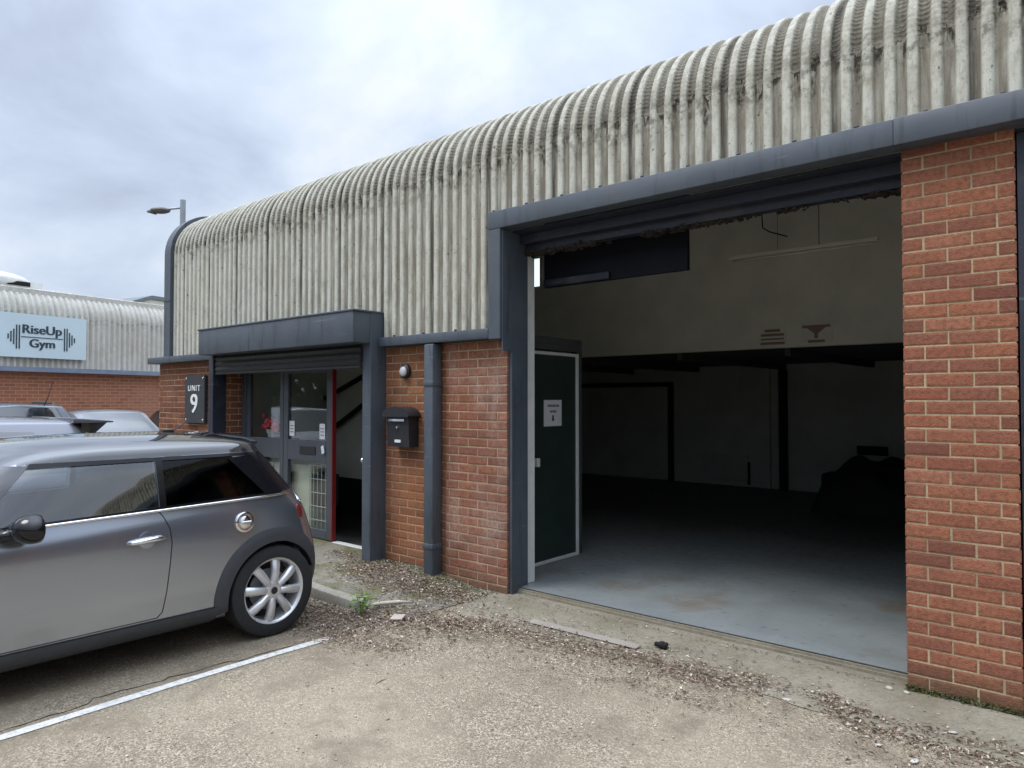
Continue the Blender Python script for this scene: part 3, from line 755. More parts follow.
# alarm sensor
k = empty('wall_sensor', (-5.06,4.41,1.86)); tag(k, 'small round black and white wall light above the mailbox', 'wall light')
b = B(); b.lathe([(0,-.035),(.05,-.035),(.068,-.02),(.07,0)],(-5.06,4.412,1.87),(0,1,0),20); build(b, 'sensor_body', M['black_plastic'], k, smooth=35)
b = B(); b.ball((-5.055,4.375,1.865),.048,.022,.048,14); build(b, 'lens', M['lamp_clear'], k, smooth=True)
# notice on the green door
nt = empty('door_notice', (-4.115,5.42,1.5)); tag(nt, 'white paper notice taped to the dark green door', 'notice')
b = B(); b.box(-4.1165,-4.1145,5.30,5.58,1.35,1.60); build(b, 'sheet', M['paper'], nt)
b = B()
for z, h, y0, y1 in ((1.545,.022,5.355,5.535),(1.49,.022,5.395,5.49)):
    y = y0
    while y < y1: b.box(-4.114,-4.1135,y,y+.014,z-h/2,z+h/2); y += .021
b.prism([(5.428,1.455),(5.455,1.455),(5.455,1.42),(5.467,1.42),(5.4415,1.39),(5.416,1.42),(5.428,1.42)], 0, -4.114, -4.1135)
build(b, 'print', M['ink'], nt)
# faded signs on the mezzanine front
for (x, z, w, h, lab, bars) in ((-3.09,2.34,.30,.17,'faded red printed sign low on the mezzanine front, left of the pair',((.10,.6,.03),(.05,.9,.03),(-.0,.9,.02),(-.05,.95,.03))),
                           (-2.59,2.37,.34,.22,'faded red warning sign with a dark triangle on the mezzanine front',((.09,.9,.03),(-.02,.12,.05),(-.08,.55,.03)))):
    k = empty('wall_sign', (x,8.395,z-h/2)); tag(k, lab, 'sign', 'faded signs on the mezzanine front')
    b = B(); b.box(x-w/2,x+w/2,8.388,8.398,z-h/2,z+h/2); build(b, 'sign_panel', M['in_wall'], k)
    b = B()
    for dz, f, t in bars: b.box(x-w*f/2,x+w*f/2,8.384,8.3875,z+dz-t/2-.02,z+dz+t/2-.02)
    if w > .32: b.prism([(x-.11,z+.06),(x+.11,z+.06),(x,z-.03)],1,8.385,8.3874)
    build(b, 'print', M['faded_red'], k)
# hanging strip light and loose wires
k = empty('strip_light', (-2.48,7.5,3.12)); tag(k, 'unlit strip light hanging in the dim workshop above the mezzanine edge', 'strip light')
b = B(); b.box(-3.23,-1.73,7.47,7.53,3.14,3.18,0,.004); build(b, 'light_body', M['in_wall'], k)
b = B(); b.tube([(-3.19,7.5,3.125),(-1.77,7.5,3.125)], .013, 8); build(b, 'lamp_tube', M['in_wall'], k, smooth=True)
b = B(); b.tube([(-2.28,7.5,3.18),(-2.28,7.5,4.3)], .004, 5); b.tube([(-2.7,7.5,3.18),(-2.7,7.5,4.3)], .002, 5); build(b, 'hanging_wire', M['void'], k)
k = empty('loose_cable', (-2.75,7.4,3.3)); tag(k, 'loose bent cable hanging down left of the strip light wires', 'cable')
b = B(); b.tube([(-2.83,7.4,4.3),(-2.83,7.4,3.62),(-2.82,7.4,3.42),(-2.74,7.38,3.36),(-2.55,7.36,3.28)], .007, 6); build(b, 'cable', M['void'], k)
# radiator
k = empty('radiator', (-5.4,12.35,.15)); tag(k, 'white panel radiator on the dim back wall', 'radiator')
b = B(); x = -5.86
while x < -5.0: b.box(x,x+.03,12.30,12.35,.17,.62,0,.006); x += .035
build(b, 'radiator_panel', M['in_back'], k)
b = B(); b.box(-4.99,-4.96,12.30,12.35,.1,.5); build(b, 'valve', M['void'], k)
# switch boxes on back wall at right
k = empty('socket_box', (-3.1,12.37,.75)); tag(k, 'small dark socket box low on back wall behind the heap', 'socket')
b = B(); b.box(-3.2,-2.75,12.34,12.395,.72,.86,0,.006); build(b, 'box', M['void'], k)
# tarped heap
b = B(); 
def heap(u, v): # u along x, v along y
    a = max(0, 1-abs(u)**4.5); c = max(0, 1-abs(v)**3); return (a*c)**.6
G = []; n = 40
for i in range(n+1):
    row = []
    for j in range(n+1):
        u, v = i/n*2-1, j/n*2-1
        h = heap(u, v)*(.68 - .30*max(0,u) + .05*sin(u*9+v*4) + .04*sin(v*13+u*3) + U(-.02,.02))
        row.append(b.bm.verts.new((-2.40+u*.86, 10.9+v*.7, .056+h)))
    G.append(row)
for i in range(n):
    for j in range(n): b.bm.faces.new([G[i][j],G[i+1][j],G[i+1][j+1],G[i][j+1]])
b.box(-3.27,-2.9,10.7,11.1,.056,.55,0,.05,2)
tag(build(b, 'tarped_heap', M['tarp'], smooth=True, loc=(-2.45,10.7,.056)), 'black tarpaulin covered heap on the workshop floor by the back wall', 'heap')
# things behind entrance glass
k = empty('flower_pot', (-7.80,4.64,1.15)); tag(k, 'red and white flowers in a pot on the inner ledge behind side glass', 'flowers')
b = B(); b.lathe([(0,0),(.07,0),(.09,.09),(0,.09)],(-7.80,4.70,1.155),(0,0,1),14); build(b, 'pot', M['white_paint'], k, smooth=35)
b = B()
for _ in range(40): b.ball((-7.80+random.gauss(0,.08),4.68+U(-.04,.04),1.29+random.gauss(0,.035)),.035,.025,.03,7)
build(b, 'bloom', simple('red_petals', (.72,.06,.06), .6, var=.3), k, smooth=True)
b = B(); b.box(-8.19,-7.37,4.611,4.78,1.10,1.15); build(b, 'inner_ledge', M['alum'], s1)
k = empty('cupboard', (-7.5,4.8,.07)); tag(k, 'pale beige cupboard standing just inside behind the entrance glass', 'cupboard')
b = B(); b.box(-8.1,-6.95,4.66,4.95,.07,.86,0,.006); build(b, 'carcass', simple('beige_laminate', (.72,.66,.52), .6), k)
for x in (-7.72,-7.34):
    b = B(); b.box(x-.004,x+.004,4.652,4.6595,.1,.84); build(b, 'door_gap', M['void'], k)
k = empty('wire_rack', (-6.75,4.64,.07)); tag(k, 'white wire rack inside the lower glass of the entrance door', 'rack')
b = B()
for i in range(6): b.tube([(-6.93+.075*i,4.63,.09),(-6.93+.075*i,4.63,.90)], .005, 5)
for i in range(6): b.tube([(-6.95,4.625,.12+.15*i),(-6.54,4.625,.12+.15*i)], .005, 5)
build(b, 'wire_grid', M['white_paint'], k)
b = B(); b.box(-6.92,-6.60,4.645,4.80,.42,.78,0,.02,2); build(b, 'black_tray', M['black_plastic'], k)
for x, z, lab in ((-7.21,1.19,'white printed sticker at lower left of the entrance door glass'),(-6.62,1.17,'white printed sticker at lower right of the entrance door glass')):
    k = empty('window_sticker', (x,YD+.018,z)); tag(k, lab, 'sticker', 'stickers on the entrance door')
    b = B(); b.box(x-.05,x+.05,YD+.0165,YD+.0185,z,z+.17); build(b, 'sheet', M['paper'], k)
    b = B()
    for i in range(3): b.box(x-.035,x+.035,YD+.0155,YD+.016,z+.04+i*.035,z+.052+i*.035)
    build(b, 'print', M['faded_red'], k)

# ------------------------------------------------------------------ small litter
GRP = {'pebble':'pebbles by the brick pier','scrap':'paper scraps on the ground'}
def debris(name, lab, cat, loc, fn, mat, smooth=False):
    b = B(); fn(b); tag(build(b, name, mat, smooth=smooth, loc=loc), lab, cat, GRP.get(cat))
debris('wood_scrap', 'bleached white stick lying on the leaf litter beside the weed', 'stick', (-4.2,3.55,.03),
       lambda b: b.tube([(-4.38,3.42,.035),(-4.30,3.52,.045),(-4.22,3.62,.05),(-4.16,3.70,.04)], [.010,.016,.014,.008], 7), simple('bleached_wood', (.46,.42,.35), .85, var=.2, scale=30), True)
debris('tile_scrap', 'flat pale broken tile on the brown leaf litter', 'tile', (-4.0,3.42,.02),
       lambda b: b.obox((-4.0,3.42,.022),(.045,.02,.004),(-.03,.045,0),(0,0,.007),0,.003), simple('pinkish_tile',(.42,.36,.31),.8))
debris('metal_strip', 'flat grey metal strip lying along the apron edge among the leaves', 'metal strip', (-2.77,3.98,.02),
       lambda b: b.obox((-2.77,3.98,.029),(.43,.012,.0),(0,.026,.006),(0,0,.002),0,.001), simple('dull_grey_metal',(.26,.23,.20),.7,0))
debris('rag_lump', 'small crumpled black rag on the apron', 'rag', (-2.22,4.1,.02),
       lambda b: [b.obox((-2.22+U(-.03,.03),4.1+U(-.02,.02),.026+U(0,.015)),(U(.01,.03),U(-.01,.01),0),(0,U(.01,.02),U(-.01,.01)),(0,0,.012),0,.004) for _ in range(7)], M['void'])
for i, (x, y, s, lab) in enumerate(((-.97,4.33,.028,'larger white pebble on the apron beside the right brick pier'),(-.885,4.325,.024,'smaller white pebble touching the foot of the right brick pier'))):
    debris('pebble', lab, 'pebble', (x,y,.02), lambda b: b.ball((x,y,.022),s*.75,s*.5,s*.4,10), simple('chalky_stone', (.40,.38,.33), .9, var=.25, scale=30), True)
for x, y, r, s, lab in ((-1.36,3.85,.4,.026,'torn white paper scrap alone on the middle of the apron edge'),(-.70,3.56,1.2,.028,'narrow white paper scrap in the leaves at lower right'),(-.86,3.62,.2,.02,'small white scrap at the left of the lower right leaf drift'),(-.62,3.95,.3,.024,'white wood splinter above the lower right leaf drift')):
    debris('paper_scrap', lab, 'scrap', (x,y,.02), lambda b: b.prism([(x + s*U(.55,1.1)*cos(a)*cos(r) - .5*s*sin(a)*sin(r), y + s*cos(a)*sin(r) + s*U(.3,.6)*sin(a)*cos(r)) for a in [k*.9 for k in range(7)]], 2, gz(x,y)+.006, gz(x,y)+.009), simple('dull_white_scrap', (.46,.45,.42), .8, var=.25, scale=40))
# weed
k = empty('weed', (-4.31,3.33,0)); tag(k, 'bright green leafy weed growing from the kerb end', 'weed')
b = B()
for i in range(46):
    a = U(0,2*pi); r = U(.01,.085); h = U(.04,.15); L = U(.03,.055); c = Vector((-4.31+r*cos(a), 3.33+r*sin(a), h))
    d = Vector((cos(a),sin(a),U(-.2,.6))).normalized()*L; e = Vector((-sin(a),cos(a),0))*L*.32
    b.poly([c, c+d*.5+e+Vector((0,0,.006)), c+d, c+d*.5-e+Vector((0,0,.006))])
build(b, 'leaves', M['weed'], k, norm=False)
b = B()
for i in range(7):
    a = U(0,2*pi); b.tube([(-4.31,3.33,0),(-4.31+.03*cos(a),3.33+.03*sin(a),.08),(-4.31+.06*cos(a),3.33+.06*sin(a),.13)], .003, 5)
build(b, 'stem', M['weed'], k)

# ------------------------------------------------------------------ cars
def cr(p0, p1, p2, p3, t):
    return .5*((2*p1) + (-p0+p2)*t + (2*p0-5*p1+4*p2-p3)*t*t + (-p0+3*p1-3*p2+p3)*t*t*t)
def spline_rows(rows, k):
    out = []; n = len(rows)
    for i in range(n-1):
        a, b_, c, d = rows[max(i-1,0)], rows[i], rows[i+1], rows[min(i+2,n-1)]
        for s in range(k): out.append([cr(a[j], b_[j], c[j], d[j], s/k) for j in range(len(b_))])
    out.append(list(rows[-1])); return out
def car_body(rows, ku=6, kv=4):
    ctrl = [[Vector(p) for p in r] for r in rows]
    a = spline_rows(ctrl, ku)
    a = spline_rows(list(map(list, zip(*a))), kv)
    bm = bmesh.new()
    for sgn in (1,-1):
        V = [[bm.verts.new((max(0,p.x)*sgn, p.y, p.z)) for p in r] for r in a]
        for i in range(len(V)-1):
            for j in range(len(V[0])-1):
                q = [V[i][j], V[i+1][j], V[i+1][j+1], V[i][j+1]]
                bm.faces.new(q if sgn > 0 else q[::-1])
    bmesh.ops.remove_doubles(bm, verts=bm.verts, dist=.0008)
    bmesh.ops.dissolve_degenerate(bm, dist=.0005, edges=bm.edges)
    bmesh.ops.holes_fill(bm, edges=[e for e in bm.edges if e.is_boundary], sides=0)
    bmesh.ops.recalc_face_normals(bm, faces=bm.faces)
    return bm
def section(s, w, zb, belt, zc, wc, zt, rake=None, k=1.0):
    cols = [(0,zb),(.80*w,zb),(.955*w,zb+.05),(.988*w,zb+.17),(w,zb+.40*(belt-zb)+.02),(.992*w,belt-.13),(.955*w,belt),
            (.955*w*.52+wc*.48,(belt+zc)/2+.012),(wc,zc),(wc*.90,zc+.58*(zt-zc)),(wc*.52,zt-.014),(0,zt)]
    return [(x, s + (rake(z)*k if rake else 0), z) for x, z in cols]
def lerp_table(tab):
    def f(z):
        if z <= tab[0][0]: return tab[0][1]
        for (a, va), (b_, vb) in zip(tab, tab[1:]):
            if z <= b_: return va + (vb-va)*(z-a)/(b_-a)
        return tab[-1][1]
    return f
def car_tree(bm): return BVHTree.FromBMesh(bm)
def sidehit(tree, s, z, side=1):
    h = tree.ray_cast(Vector((3*side, s, z)), Vector((-side,0,0)))
    if h[0] is None: h = tree.find_nearest(Vector((.8*side, s, z)))
    n = h[1]
    return h[0], (-n if n is not None and n.x*side < 0 else n)
def patch(b, tree, quad, off=.004, nu=14, nv=8, side=1, mi=0, curve=(0,0,0,0)):
    """quad: four (s,z) corners a-b-c-d (a->b bottom, d->c top) projected on the car's flank"""
    a, bb, c, d = [Vector(q) for q in quad]; g = []
    for i in range(nu+1):
        row = []
        for j in range(nv+1):
            u, v = i/nu, j/nv
            p = (a*(1-u)+bb*u)*(1-v) + (d*(1-u)+c*u)*v
            p = p + Vector((0, (curve[0]*(1-v)+curve[2]*v)*4*u*(1-u))) + Vector(((curve[3]*(1-u)+curve[1]*u)*4*v*(1-v), 0))
            h, n = sidehit(tree, p.x, p.y, side)
            if h is None: row.append(None); continue
            if n.x*side < 0: n = -n
            row.append(b.bm.verts.new(h + n*off))
        g.append(row)
    for i in range(nu):
        for j in range(nv):
            q = [g[i][j], g[i+1][j], g[i+1][j+1], g[i][j+1]]
            if all(q): b.bm.faces.new(q).material_index = mi
def ring_patch(b, tree, c, r0, r1, a0, a1, off=.01, n=40, side=1, m=4, lip=.03):
    g = []
    for i in range(n+1):
        t = radians(a0 + (a1-a0)*i/n); row = []
        for j in range(m+1):
            r = r0 + (r1-r0)*j/m; s, z = c[0]+r*cos(t), c[1]+r*sin(t)
            h, nn = sidehit(tree, s, z, side)
            if h is None: row.append(None); continue
            o = off*(1 - (j/m)**3*.85)
            row.append(b.bm.verts.new(Vector((h.x + side*o, s, z))))
        if row[0]:
            p = row[0].co; row.insert(0, b.bm.verts.new((p.x - side*lip*3, p.y, p.z)))
        else: row.insert(0, None)
        g.append(row)
    for i in range(n):
        for j in range(m+1):
            q = [g[i][j], g[i+1][j], g[i+1][j+1], g[i][j+1]]
            if all(q): b.bm.faces.new(q)
def boolean(bm, cutters):
    me = bpy.data.meshes.new('tmp'); bm.to_mesh(me); bm.free()
    o = bpy.data.objects.new('tmp', me); COL.objects.link(o); cs = []
    for cb in cutters:
        bmesh.ops.recalc_face_normals(cb.bm, faces=cb.bm.faces)
        cm = bpy.data.meshes.new('cut'); cb.bm.to_mesh(cm); cb.bm.free()
        c = bpy.data.objects.new('cut', cm); COL.objects.link(c); cs.append(c)
        md = o.modifiers.new('b', 'BOOLEAN'); md.operation = 'DIFFERENCE'; md.object = c; md.solver = 'EXACT'
    dg = bpy.context.evaluated_depsgraph_get(); dg.update()
    rm = bpy.data.meshes.new_from_object(o.evaluated_get(dg))
    for c in cs + [o]: bpy.data.objects.remove(c)
    r = bmesh.new(); r.from_mesh(rm); bpy.data.meshes.remove(rm); return r
def wheel(parent, x, s, r, side, spokes=8, width=.2, rim_mat='alloy', rr=.72):
    root = B(); w = width
    root.lathe([(r*rr,-w*.5),(r*.9,-w*.52),(r*.975,-w*.46),(r,-w*.3),(r,w*.3),(r*.975,w*.46),(r*.9,w*.52),(r*rr,w*.5),(r*rr,-w*.5)], (x,s,r), (side,0,0), 48)
    wh = build(root, 'wheel', M['rubber'], parent, smooth=40, world=False)
    b = B(); R0 = r*rr
    b.lathe([(R0*.90,-w*.4),(R0*.90,w*.36),(R0*.96,w*.47),(R0*1.01,w*.49),(R0*1.03,w*.42),(R0*1.0,w*.3)], (x,s,r), (side,0,0), 48)
    hx = x + side*w*.40
    for k in range(spokes):
        a = 2*pi*k/spokes + .12; rad = Vector((0,cos(a),sin(a))); tan = Vector((0,-sin(a),cos(a))); out = Vector((side,0,0))
        rows = []
        for q, hw, ox in ((.14,.10,.0),(.25,.10,.012),(.5,.115,.02),(.75,.128,.012),(.93,.128,-.002)):
            c = Vector((hx,s,r)) + rad*R0*q + out*ox
            rows.append([b.bm.verts.new(c + tan*R0*hw*f + out*g) for f, g in ((-1,-.03),(-1,-.006),(-.6,.006),(0,.01),(.6,.006),(1,-.006),(1,-.03))])
        for i in range(len(rows)-1):
            for j in range(6): b.bm.faces.new([rows[i][j], rows[i+1][j], rows[i+1][j+1], rows[i][j+1]])
    b.lathe([(R0*.30,-.04),(R0*.29,.01),(R0*.22,.018),(R0*.12,.019),(R0*.10,.016)], (hx,s,r), (side,0,0), 24)
    build(b, 'rim', M[rim_mat], wh, smooth=40, world=False)
    b = B(); b.lathe([(R0*.11,.016),(R0*.10,.022),(0,.024)], (hx,s,r), (side,0,0), 20); b.lathe([(R0*.89,-w*.2),(0,-w*.2)], (x,s,r), (side,0,0), 32)
    build(b, 'hub', M['black_plastic'], wh, smooth=40, world=False)
    b = B(); b.lathe([(R0*.62,w*.02),(R0*.62,w*.06),(R0*.2,w*.06)], (x,s,r), (side,0,0), 32); build(b, 'brake_disc', M['galv'], wh, smooth=40, world=False)
    return wh

def place(root, loc, rz): root.location = loc; root.rotation_euler = (0,0,rz)

# --- the silver-grey three door hatchback (s axis = local +Y measured forward from the tail)
car = empty('parked_car', (0,0,0))
tag(car, 'dark silver three door hatchback with black roof parked nose out beside the entrance', 'car', 'cars parked in the yard')
RK = lerp_table([(.15,.06),(.30,.0),(.55,-.005),(.70,.035),(.86,.10),(.94,.155),(1.1,.29),(1.25,.41),(1.33,.44),(1.42,.46)])
rows = [section(.0,0,.20,.95,1.25,0,1.35,RK),
        section(.01,.45,.20,.95,1.25,.43,1.350,RK), section(.045,.66,.20,.95,1.25,.60,1.352,RK), section(.13,.775,.20,.95,1.25,.672,1.356,RK,.96),
        section(.27,.82,.19,.95,1.25,.70,1.362,RK,.78), section(.55,.843,.185,.945,1.25,.712,1.37,RK,.36), section(.92,.844,.18,.938,1.25,.715,1.377),
        section(1.25,.844,.18,.928,1.25,.715,1.38), section(1.62,.844,.18,.918,1.245,.712,1.375), section(1.92,.844,.18,.91,1.20,.708,1.335),
        section(2.2,.844,.18,.903,1.09,.70,1.20), section(2.5,.843,.18,.89,.955,.70,1.02), section(2.75,.842,.18,.87,.90,.665,.955), section(3.1,.83,.18,.82,.85,.62,.905),
        section(3.4,.76,.19,.73,.76,.55,.82), section(3.56,.60,.2,.65,.68,.43,.73), section(3.655,0,.22,.60,.63,0,.66)]
bm = car_body(rows, 7, 5); tree = car_tree(bm)
RW, FW, WR = .46, 2.927, .307
FWIN = [(1.212,.948),(2.19,.922),(1.90,1.222),(1.212,1.238)]
QWIN = [(.50,.965),(1.175,.948),(1.175,1.238),(.72,1.230)]
panes_b = []
for q in (FWIN, QWIN):
    for sd in (1,-1):
        b = B(); patch(b, tree, q, -.006, 16, 8, sd, curve=(0,0,.006,0)); panes_b.append((b, q is QWIN))
for sd in (1,-1):
    black_b = B(); seam_b = B(); chrome_b = B(); arch_b = B()
    patch(black_b, tree, [(1.174,.945),(1.213,.943),(1.213,1.246),(1.174,1.246)], .004, 4, 10, sd)
    patch(black_b, tree, [(.22,.972),(.51,.962),(.75,1.216),(.47,1.235)], .004, 10, 10, sd)
    patch(black_b, tree, [(.48,1.228),(1.9,1.224),(1.86,1.25),(.48,1.246)], .0035, 30, 3, sd)
    patch(black_b, tree, [(.36,.952),(2.2,.915),(2.18,.932),(.40,.972)], .0035, 30, 2, sd)
    pil_b = B(); patch(pil_b, tree, [(2.14,.925),(2.46,.905),(2.04,1.238),(1.868,1.240)], .005, 8, 12, sd); build(pil_b, 'front_pillar', M['roof_black'], car, smooth=True, world=False)
    pts = []
    for i in range(41):
        s = .10 + (2.36-.10)*i/40; z = .957 - .0205*max(0,s-.1) - .0015*(s-1.2)**2
        h, n = sidehit(tree, s, z, sd); pts.append(h + Vector((sd*.006,0,0)))
    chrome_b.tube(pts, .009, 6)
    # door seam
    pts = [(1.235,.945),(1.20,.90),(1.165,.82),(1.155,.74),(1.165,.62),(1.185,.45),(1.205,.33),(1.235,.30),(2.55,.295)]
    P = []
    for (a, c), (d, e) in zip(pts, pts[1:]):
        m = 12 if abs(a-d) > .5 else 4
        for i in range(m):
            h, n = sidehit(tree, a+(d-a)*i/m, c+(e-c)*i/m, sd)
            P.append(h + Vector((sd*.0012,0,0)))
    seam_b.tube(P, .0026, 5)
    ring_patch(arch_b, tree, (RW, WR), .335, .425, -12, 192, .014, 48, sd)
    ring_patch(arch_b, tree, (FW, WR), .335, .425, -12, 192, .014, 48, sd)
    patch(arch_b, tree, [(.86,.187),(2.6,.187),(2.6,.285),(.86,.285)], .012, 30, 4, sd)
    patch(arch_b, tree, [(.075,.21),(.24,.21),(.20,.42),(.085,.42)], .010, 6, 6, sd)
    build(black_b, 'window_surround', M['gloss_black'], car, smooth=True, world=False)
    build(chrome_b, 'belt_trim', M['chrome'], car, smooth=True, world=False)
    build(seam_b, 'door_seam', M['void'], car, world=False)
    build(arch_b, 'arch_trim', M['arch_plastic'], car, smooth=50, world=False)
b = B(); g = []
for i in range(15):
    row = []
    for j in range(8):
        x = (-.505 + 1.01*i/14)*(1-.10*j/7); z = .985 + .23*j/7; hh = tree.ray_cast(Vector((x,5,z)), Vector((0,-1,0)))
        row.append(b.bm.verts.new(hh[0] + Vector((0,.004,0))))
    g.append(row)
for i in range(14):
    for j in range(7): b.bm.faces.new([g[i][j], g[i+1][j], g[i+1][j+1], g[i][j+1]])
build(b, 'windscreen', M['car_pane_tint'], car, smooth=True, world=False)
cutters = []
for s in (RW, FW):
    for sd in (1,-1):
        c = B(); c.lathe([(0,-.3),(.345,-.3),(.345,.35),(0,.35)], (sd*.78,s,WR), (1,0,0), 48); cutters.append(c)
for q in (FWIN, QWIN):
    c = B(); c.prism(q, 0, -1.2, 1.2); cutters.append(c)
c = B(); c.prism([(-.74,.45),(.74,.45),(.735,.93),(.685,1.243),(-.685,1.243),(-.735,.93)], 1, .50, 2.15); cutters.append(c)
c = B(); c.prism([(-.50,.99),(.50,.99),(.45,1.21),(-.45,1.21)], 1, 1.8, 2.9); cutters.append(c)
bm = boolean(bm, cutters)
# colour split: roof above the gutter
for f in bm.faces:
    c = f.calc_center_median()
    f.material_index = 1 if (c.z > 1.243 and c.y < 2.05) or (abs(c.x) < .575 and .3 < c.y < 2.2 and c.z < 1.26 and abs(f.normal.x) < 2 and c.z > .44 and abs(c.x) < .57) else 0
roof_faces = [f for f in bm.faces if f.material_index == 1 and f.calc_center_median().z > 1.243]
rbm = bm.copy()
idx = {f.index for f in roof_faces}
bm.faces.ensure_lookup_table(); rbm.faces.ensure_lookup_table()
bmesh.ops.delete(bm, geom=[bm.faces[i] for i in idx], context='FACES')
keep = idx; bmesh.ops.delete(rbm, geom=[f for f in rbm.faces if f.index not in keep], context='FACES')
for f in rbm.faces: f.material_index = 0
build(bm, 'body', [M['mini_paint'], M['seat']], car, smooth=40, norm=False, world=False)
build(rbm, 'roof', M['roof_black'], car, smooth=40, norm=False, world=False)
for b, tint in panes_b: build(b, 'quarter_window' if tint else 'door_window', M['car_pane_tint' if tint else 'car_pane'], car, smooth=True, world=False)
for s in (RW, FW):
    for sd in (1,-1): wheel(car, sd*.735, s, WR, sd)
# inside: seats, wheel
for sx in (.33,-.33):
    b = B(); b.box(sx-.22,sx+.22,1.15,1.6,.45,.58,0,.04,2); b.obox((sx,1.08,.80),(.21,0,0),(0,.06,.0),(0,-.09,.28),0,.03); b.obox((sx,.97,1.14),(.12,0,0),(0,.035,0),(0,-.015,.075),0,.03)
    build(b, 'front_seat', M['seat'], car, smooth=30, world=False)
    b = B(); b.obox((sx,.60,.85),(.22,0,0),(0,.05,0),(0,-.08,.2),0,.03); b.ball((sx,.52,1.08),.12,.05,.06,10); build(b, 'rear_seat', M['seat'], car, smooth=30, world=False)
b = B(); n = 24
b.tube([(-.33+.18*cos(2*pi*i/n), 1.95-.06*sin(2*pi*i/n), .92+.17*sin(2*pi*i/n)) for i in range(n+1)], .016, 8, cap=False); build(b, 'steering_wheel', M['seat'], car, smooth=True, world=False)
b = B(); b.box(-.55,.55,2.0,2.14,.5,.93,0,.03,2); build(b, 'dashboard', M['seat'], car, world=False)
# fuel cap, handles, mirror, lamps, spoiler, aerial
def flank(s, z, sd=1):
    h, n = sidehit(tree, s, z, sd)
    return h, (-n if n.x*sd < 0 else n)
h, n = flank(.685,.80,-1)
b = B(); b.lathe([(.062,-.002),(.066,.008),(.060,.012),(.052,.012),(.047,.004),(.044,.004),(.040,.016),(.030,.022),(0,.024)], h, n, 28); build(b, 'fuel_cap', M['chrome'], car, smooth=35, world=False)
b = B(); t = n.cross(Vector((0,0,1))).normalized(); b.obox(h + n*.024, t*.034, Vector((0,0,.008)), n*.010, 0, .004); build(b, 'fuel_cap_grip', M['alloy'], car, world=False)
for sd in (1,-1):
    h, n = flank(1.30,.775,sd)
    b = B(); b.lathe([(.050,.0005),(.046,.0015),(0,.002)], h, n, 24); cup = build(b, 'handle_recess', M['mini_paint'], car, smooth=True, world=False)
    b = B(); P = [h + Vector((sd*o, d, zz)) for d, o, zz in ((-.105,.004,.0),(-.085,.022,.003),(-.03,.032,.004),(.03,.032,.0),(.085,.022,-.005),(.105,.004,-.008))]
    b.tube(P, [.010,.014,.016,.016,.014,.010], 10); build(b, 'door_handle', M['chrome'], car, smooth=True, world=False)
    mc = Vector((sd*.955, 1.92, .94))
    b = B(); b.ball(mc, .115,.095,.078,22)
    for v in b.bm.verts:
        if v.co.y < mc.y - .03: v.co.y = mc.y - .03 - (mc.y-.03-v.co.y)*.25
    b.tube([(sd*.80,2.02,.89),(sd*.86,2.01,.895),(sd*.92,1.98,.915)], [.05,.035,.03], 10)
    mr = build(b, 'door_mirror', M['gloss_black'], car, smooth=True, world=False)
    h, n = flank(.25,.80,sd); 
    b = B(); b.ball(h - n*.016, .02,.04,.07, 16); build(b, 'tail_lamp', M['lamp_red'], car, smooth=True, world=False)
    b = B(); b.lathe([(.15,-.01),(.145,.02),(.10,.04),(0,.05)],(sd*.57,3.50,.70),(0,1,.25),24); build(b, 'headlamp', M['lamp_clear'], car, smooth=True, world=False)
b = B()
V = []
for i in range(13):
    x = -.54 + 1.08*i/12; k = 1-abs(x/.54)**3*.35
    V.append([b.bm.verts.new(p) for p in ((x,.66,1.352-.05*abs(x/.54)**2.5),(x,.56,1.363-.05*abs(x/.54)**2.5),(x,.43,1.358-.05*abs(x/.54)**2.5),(x,.43,1.342-.05*abs(x/.54)**2.5),(x,.58,1.315-.05*abs(x/.54)**2.5))])
for i in range(12):
    for j in range(5): b.bm.faces.new([V[i][j], V[i+1][j], V[i+1][(j+1)%5], V[i][(j+1)%5]])
b.bm.faces.new(V[0]); b.bm.faces.new(V[-1])
build(b, 'roof_spoiler', M['roof_black'], car, smooth=35, world=False)
b = B(); b.tube([(.0,.82,1.37),(.0,.76,1.39),(.0,.66,1.46)], [.006,.005,.003], 6); b.box(-.02,.02,.78,.86,1.365,1.39,0,.008,2); build(b, 'aerial', M['black_plastic'], car, smooth=35, world=False)
b = B(); b.box(-.26,.26,-.02,.012,.42,.54,0,.01,2); build(b, 'number_plate', simple('yellow_plate',(.6,.48,.05),.5), car, smooth=35, world=False)
for x in (-.07,.07):
    b = B(); b.tube([(x,.08,.25),(x,-.02,.25)], .035, 14); build(b, 'exhaust', M['chrome'], car, smooth=35, world=False)
b = B(); b.box(-.55,.55,.3,3.3,.17,.24); build(b, 'underside', M['void'], car, world=False)
place(car, (-5.205, 3.11, 0), pi)

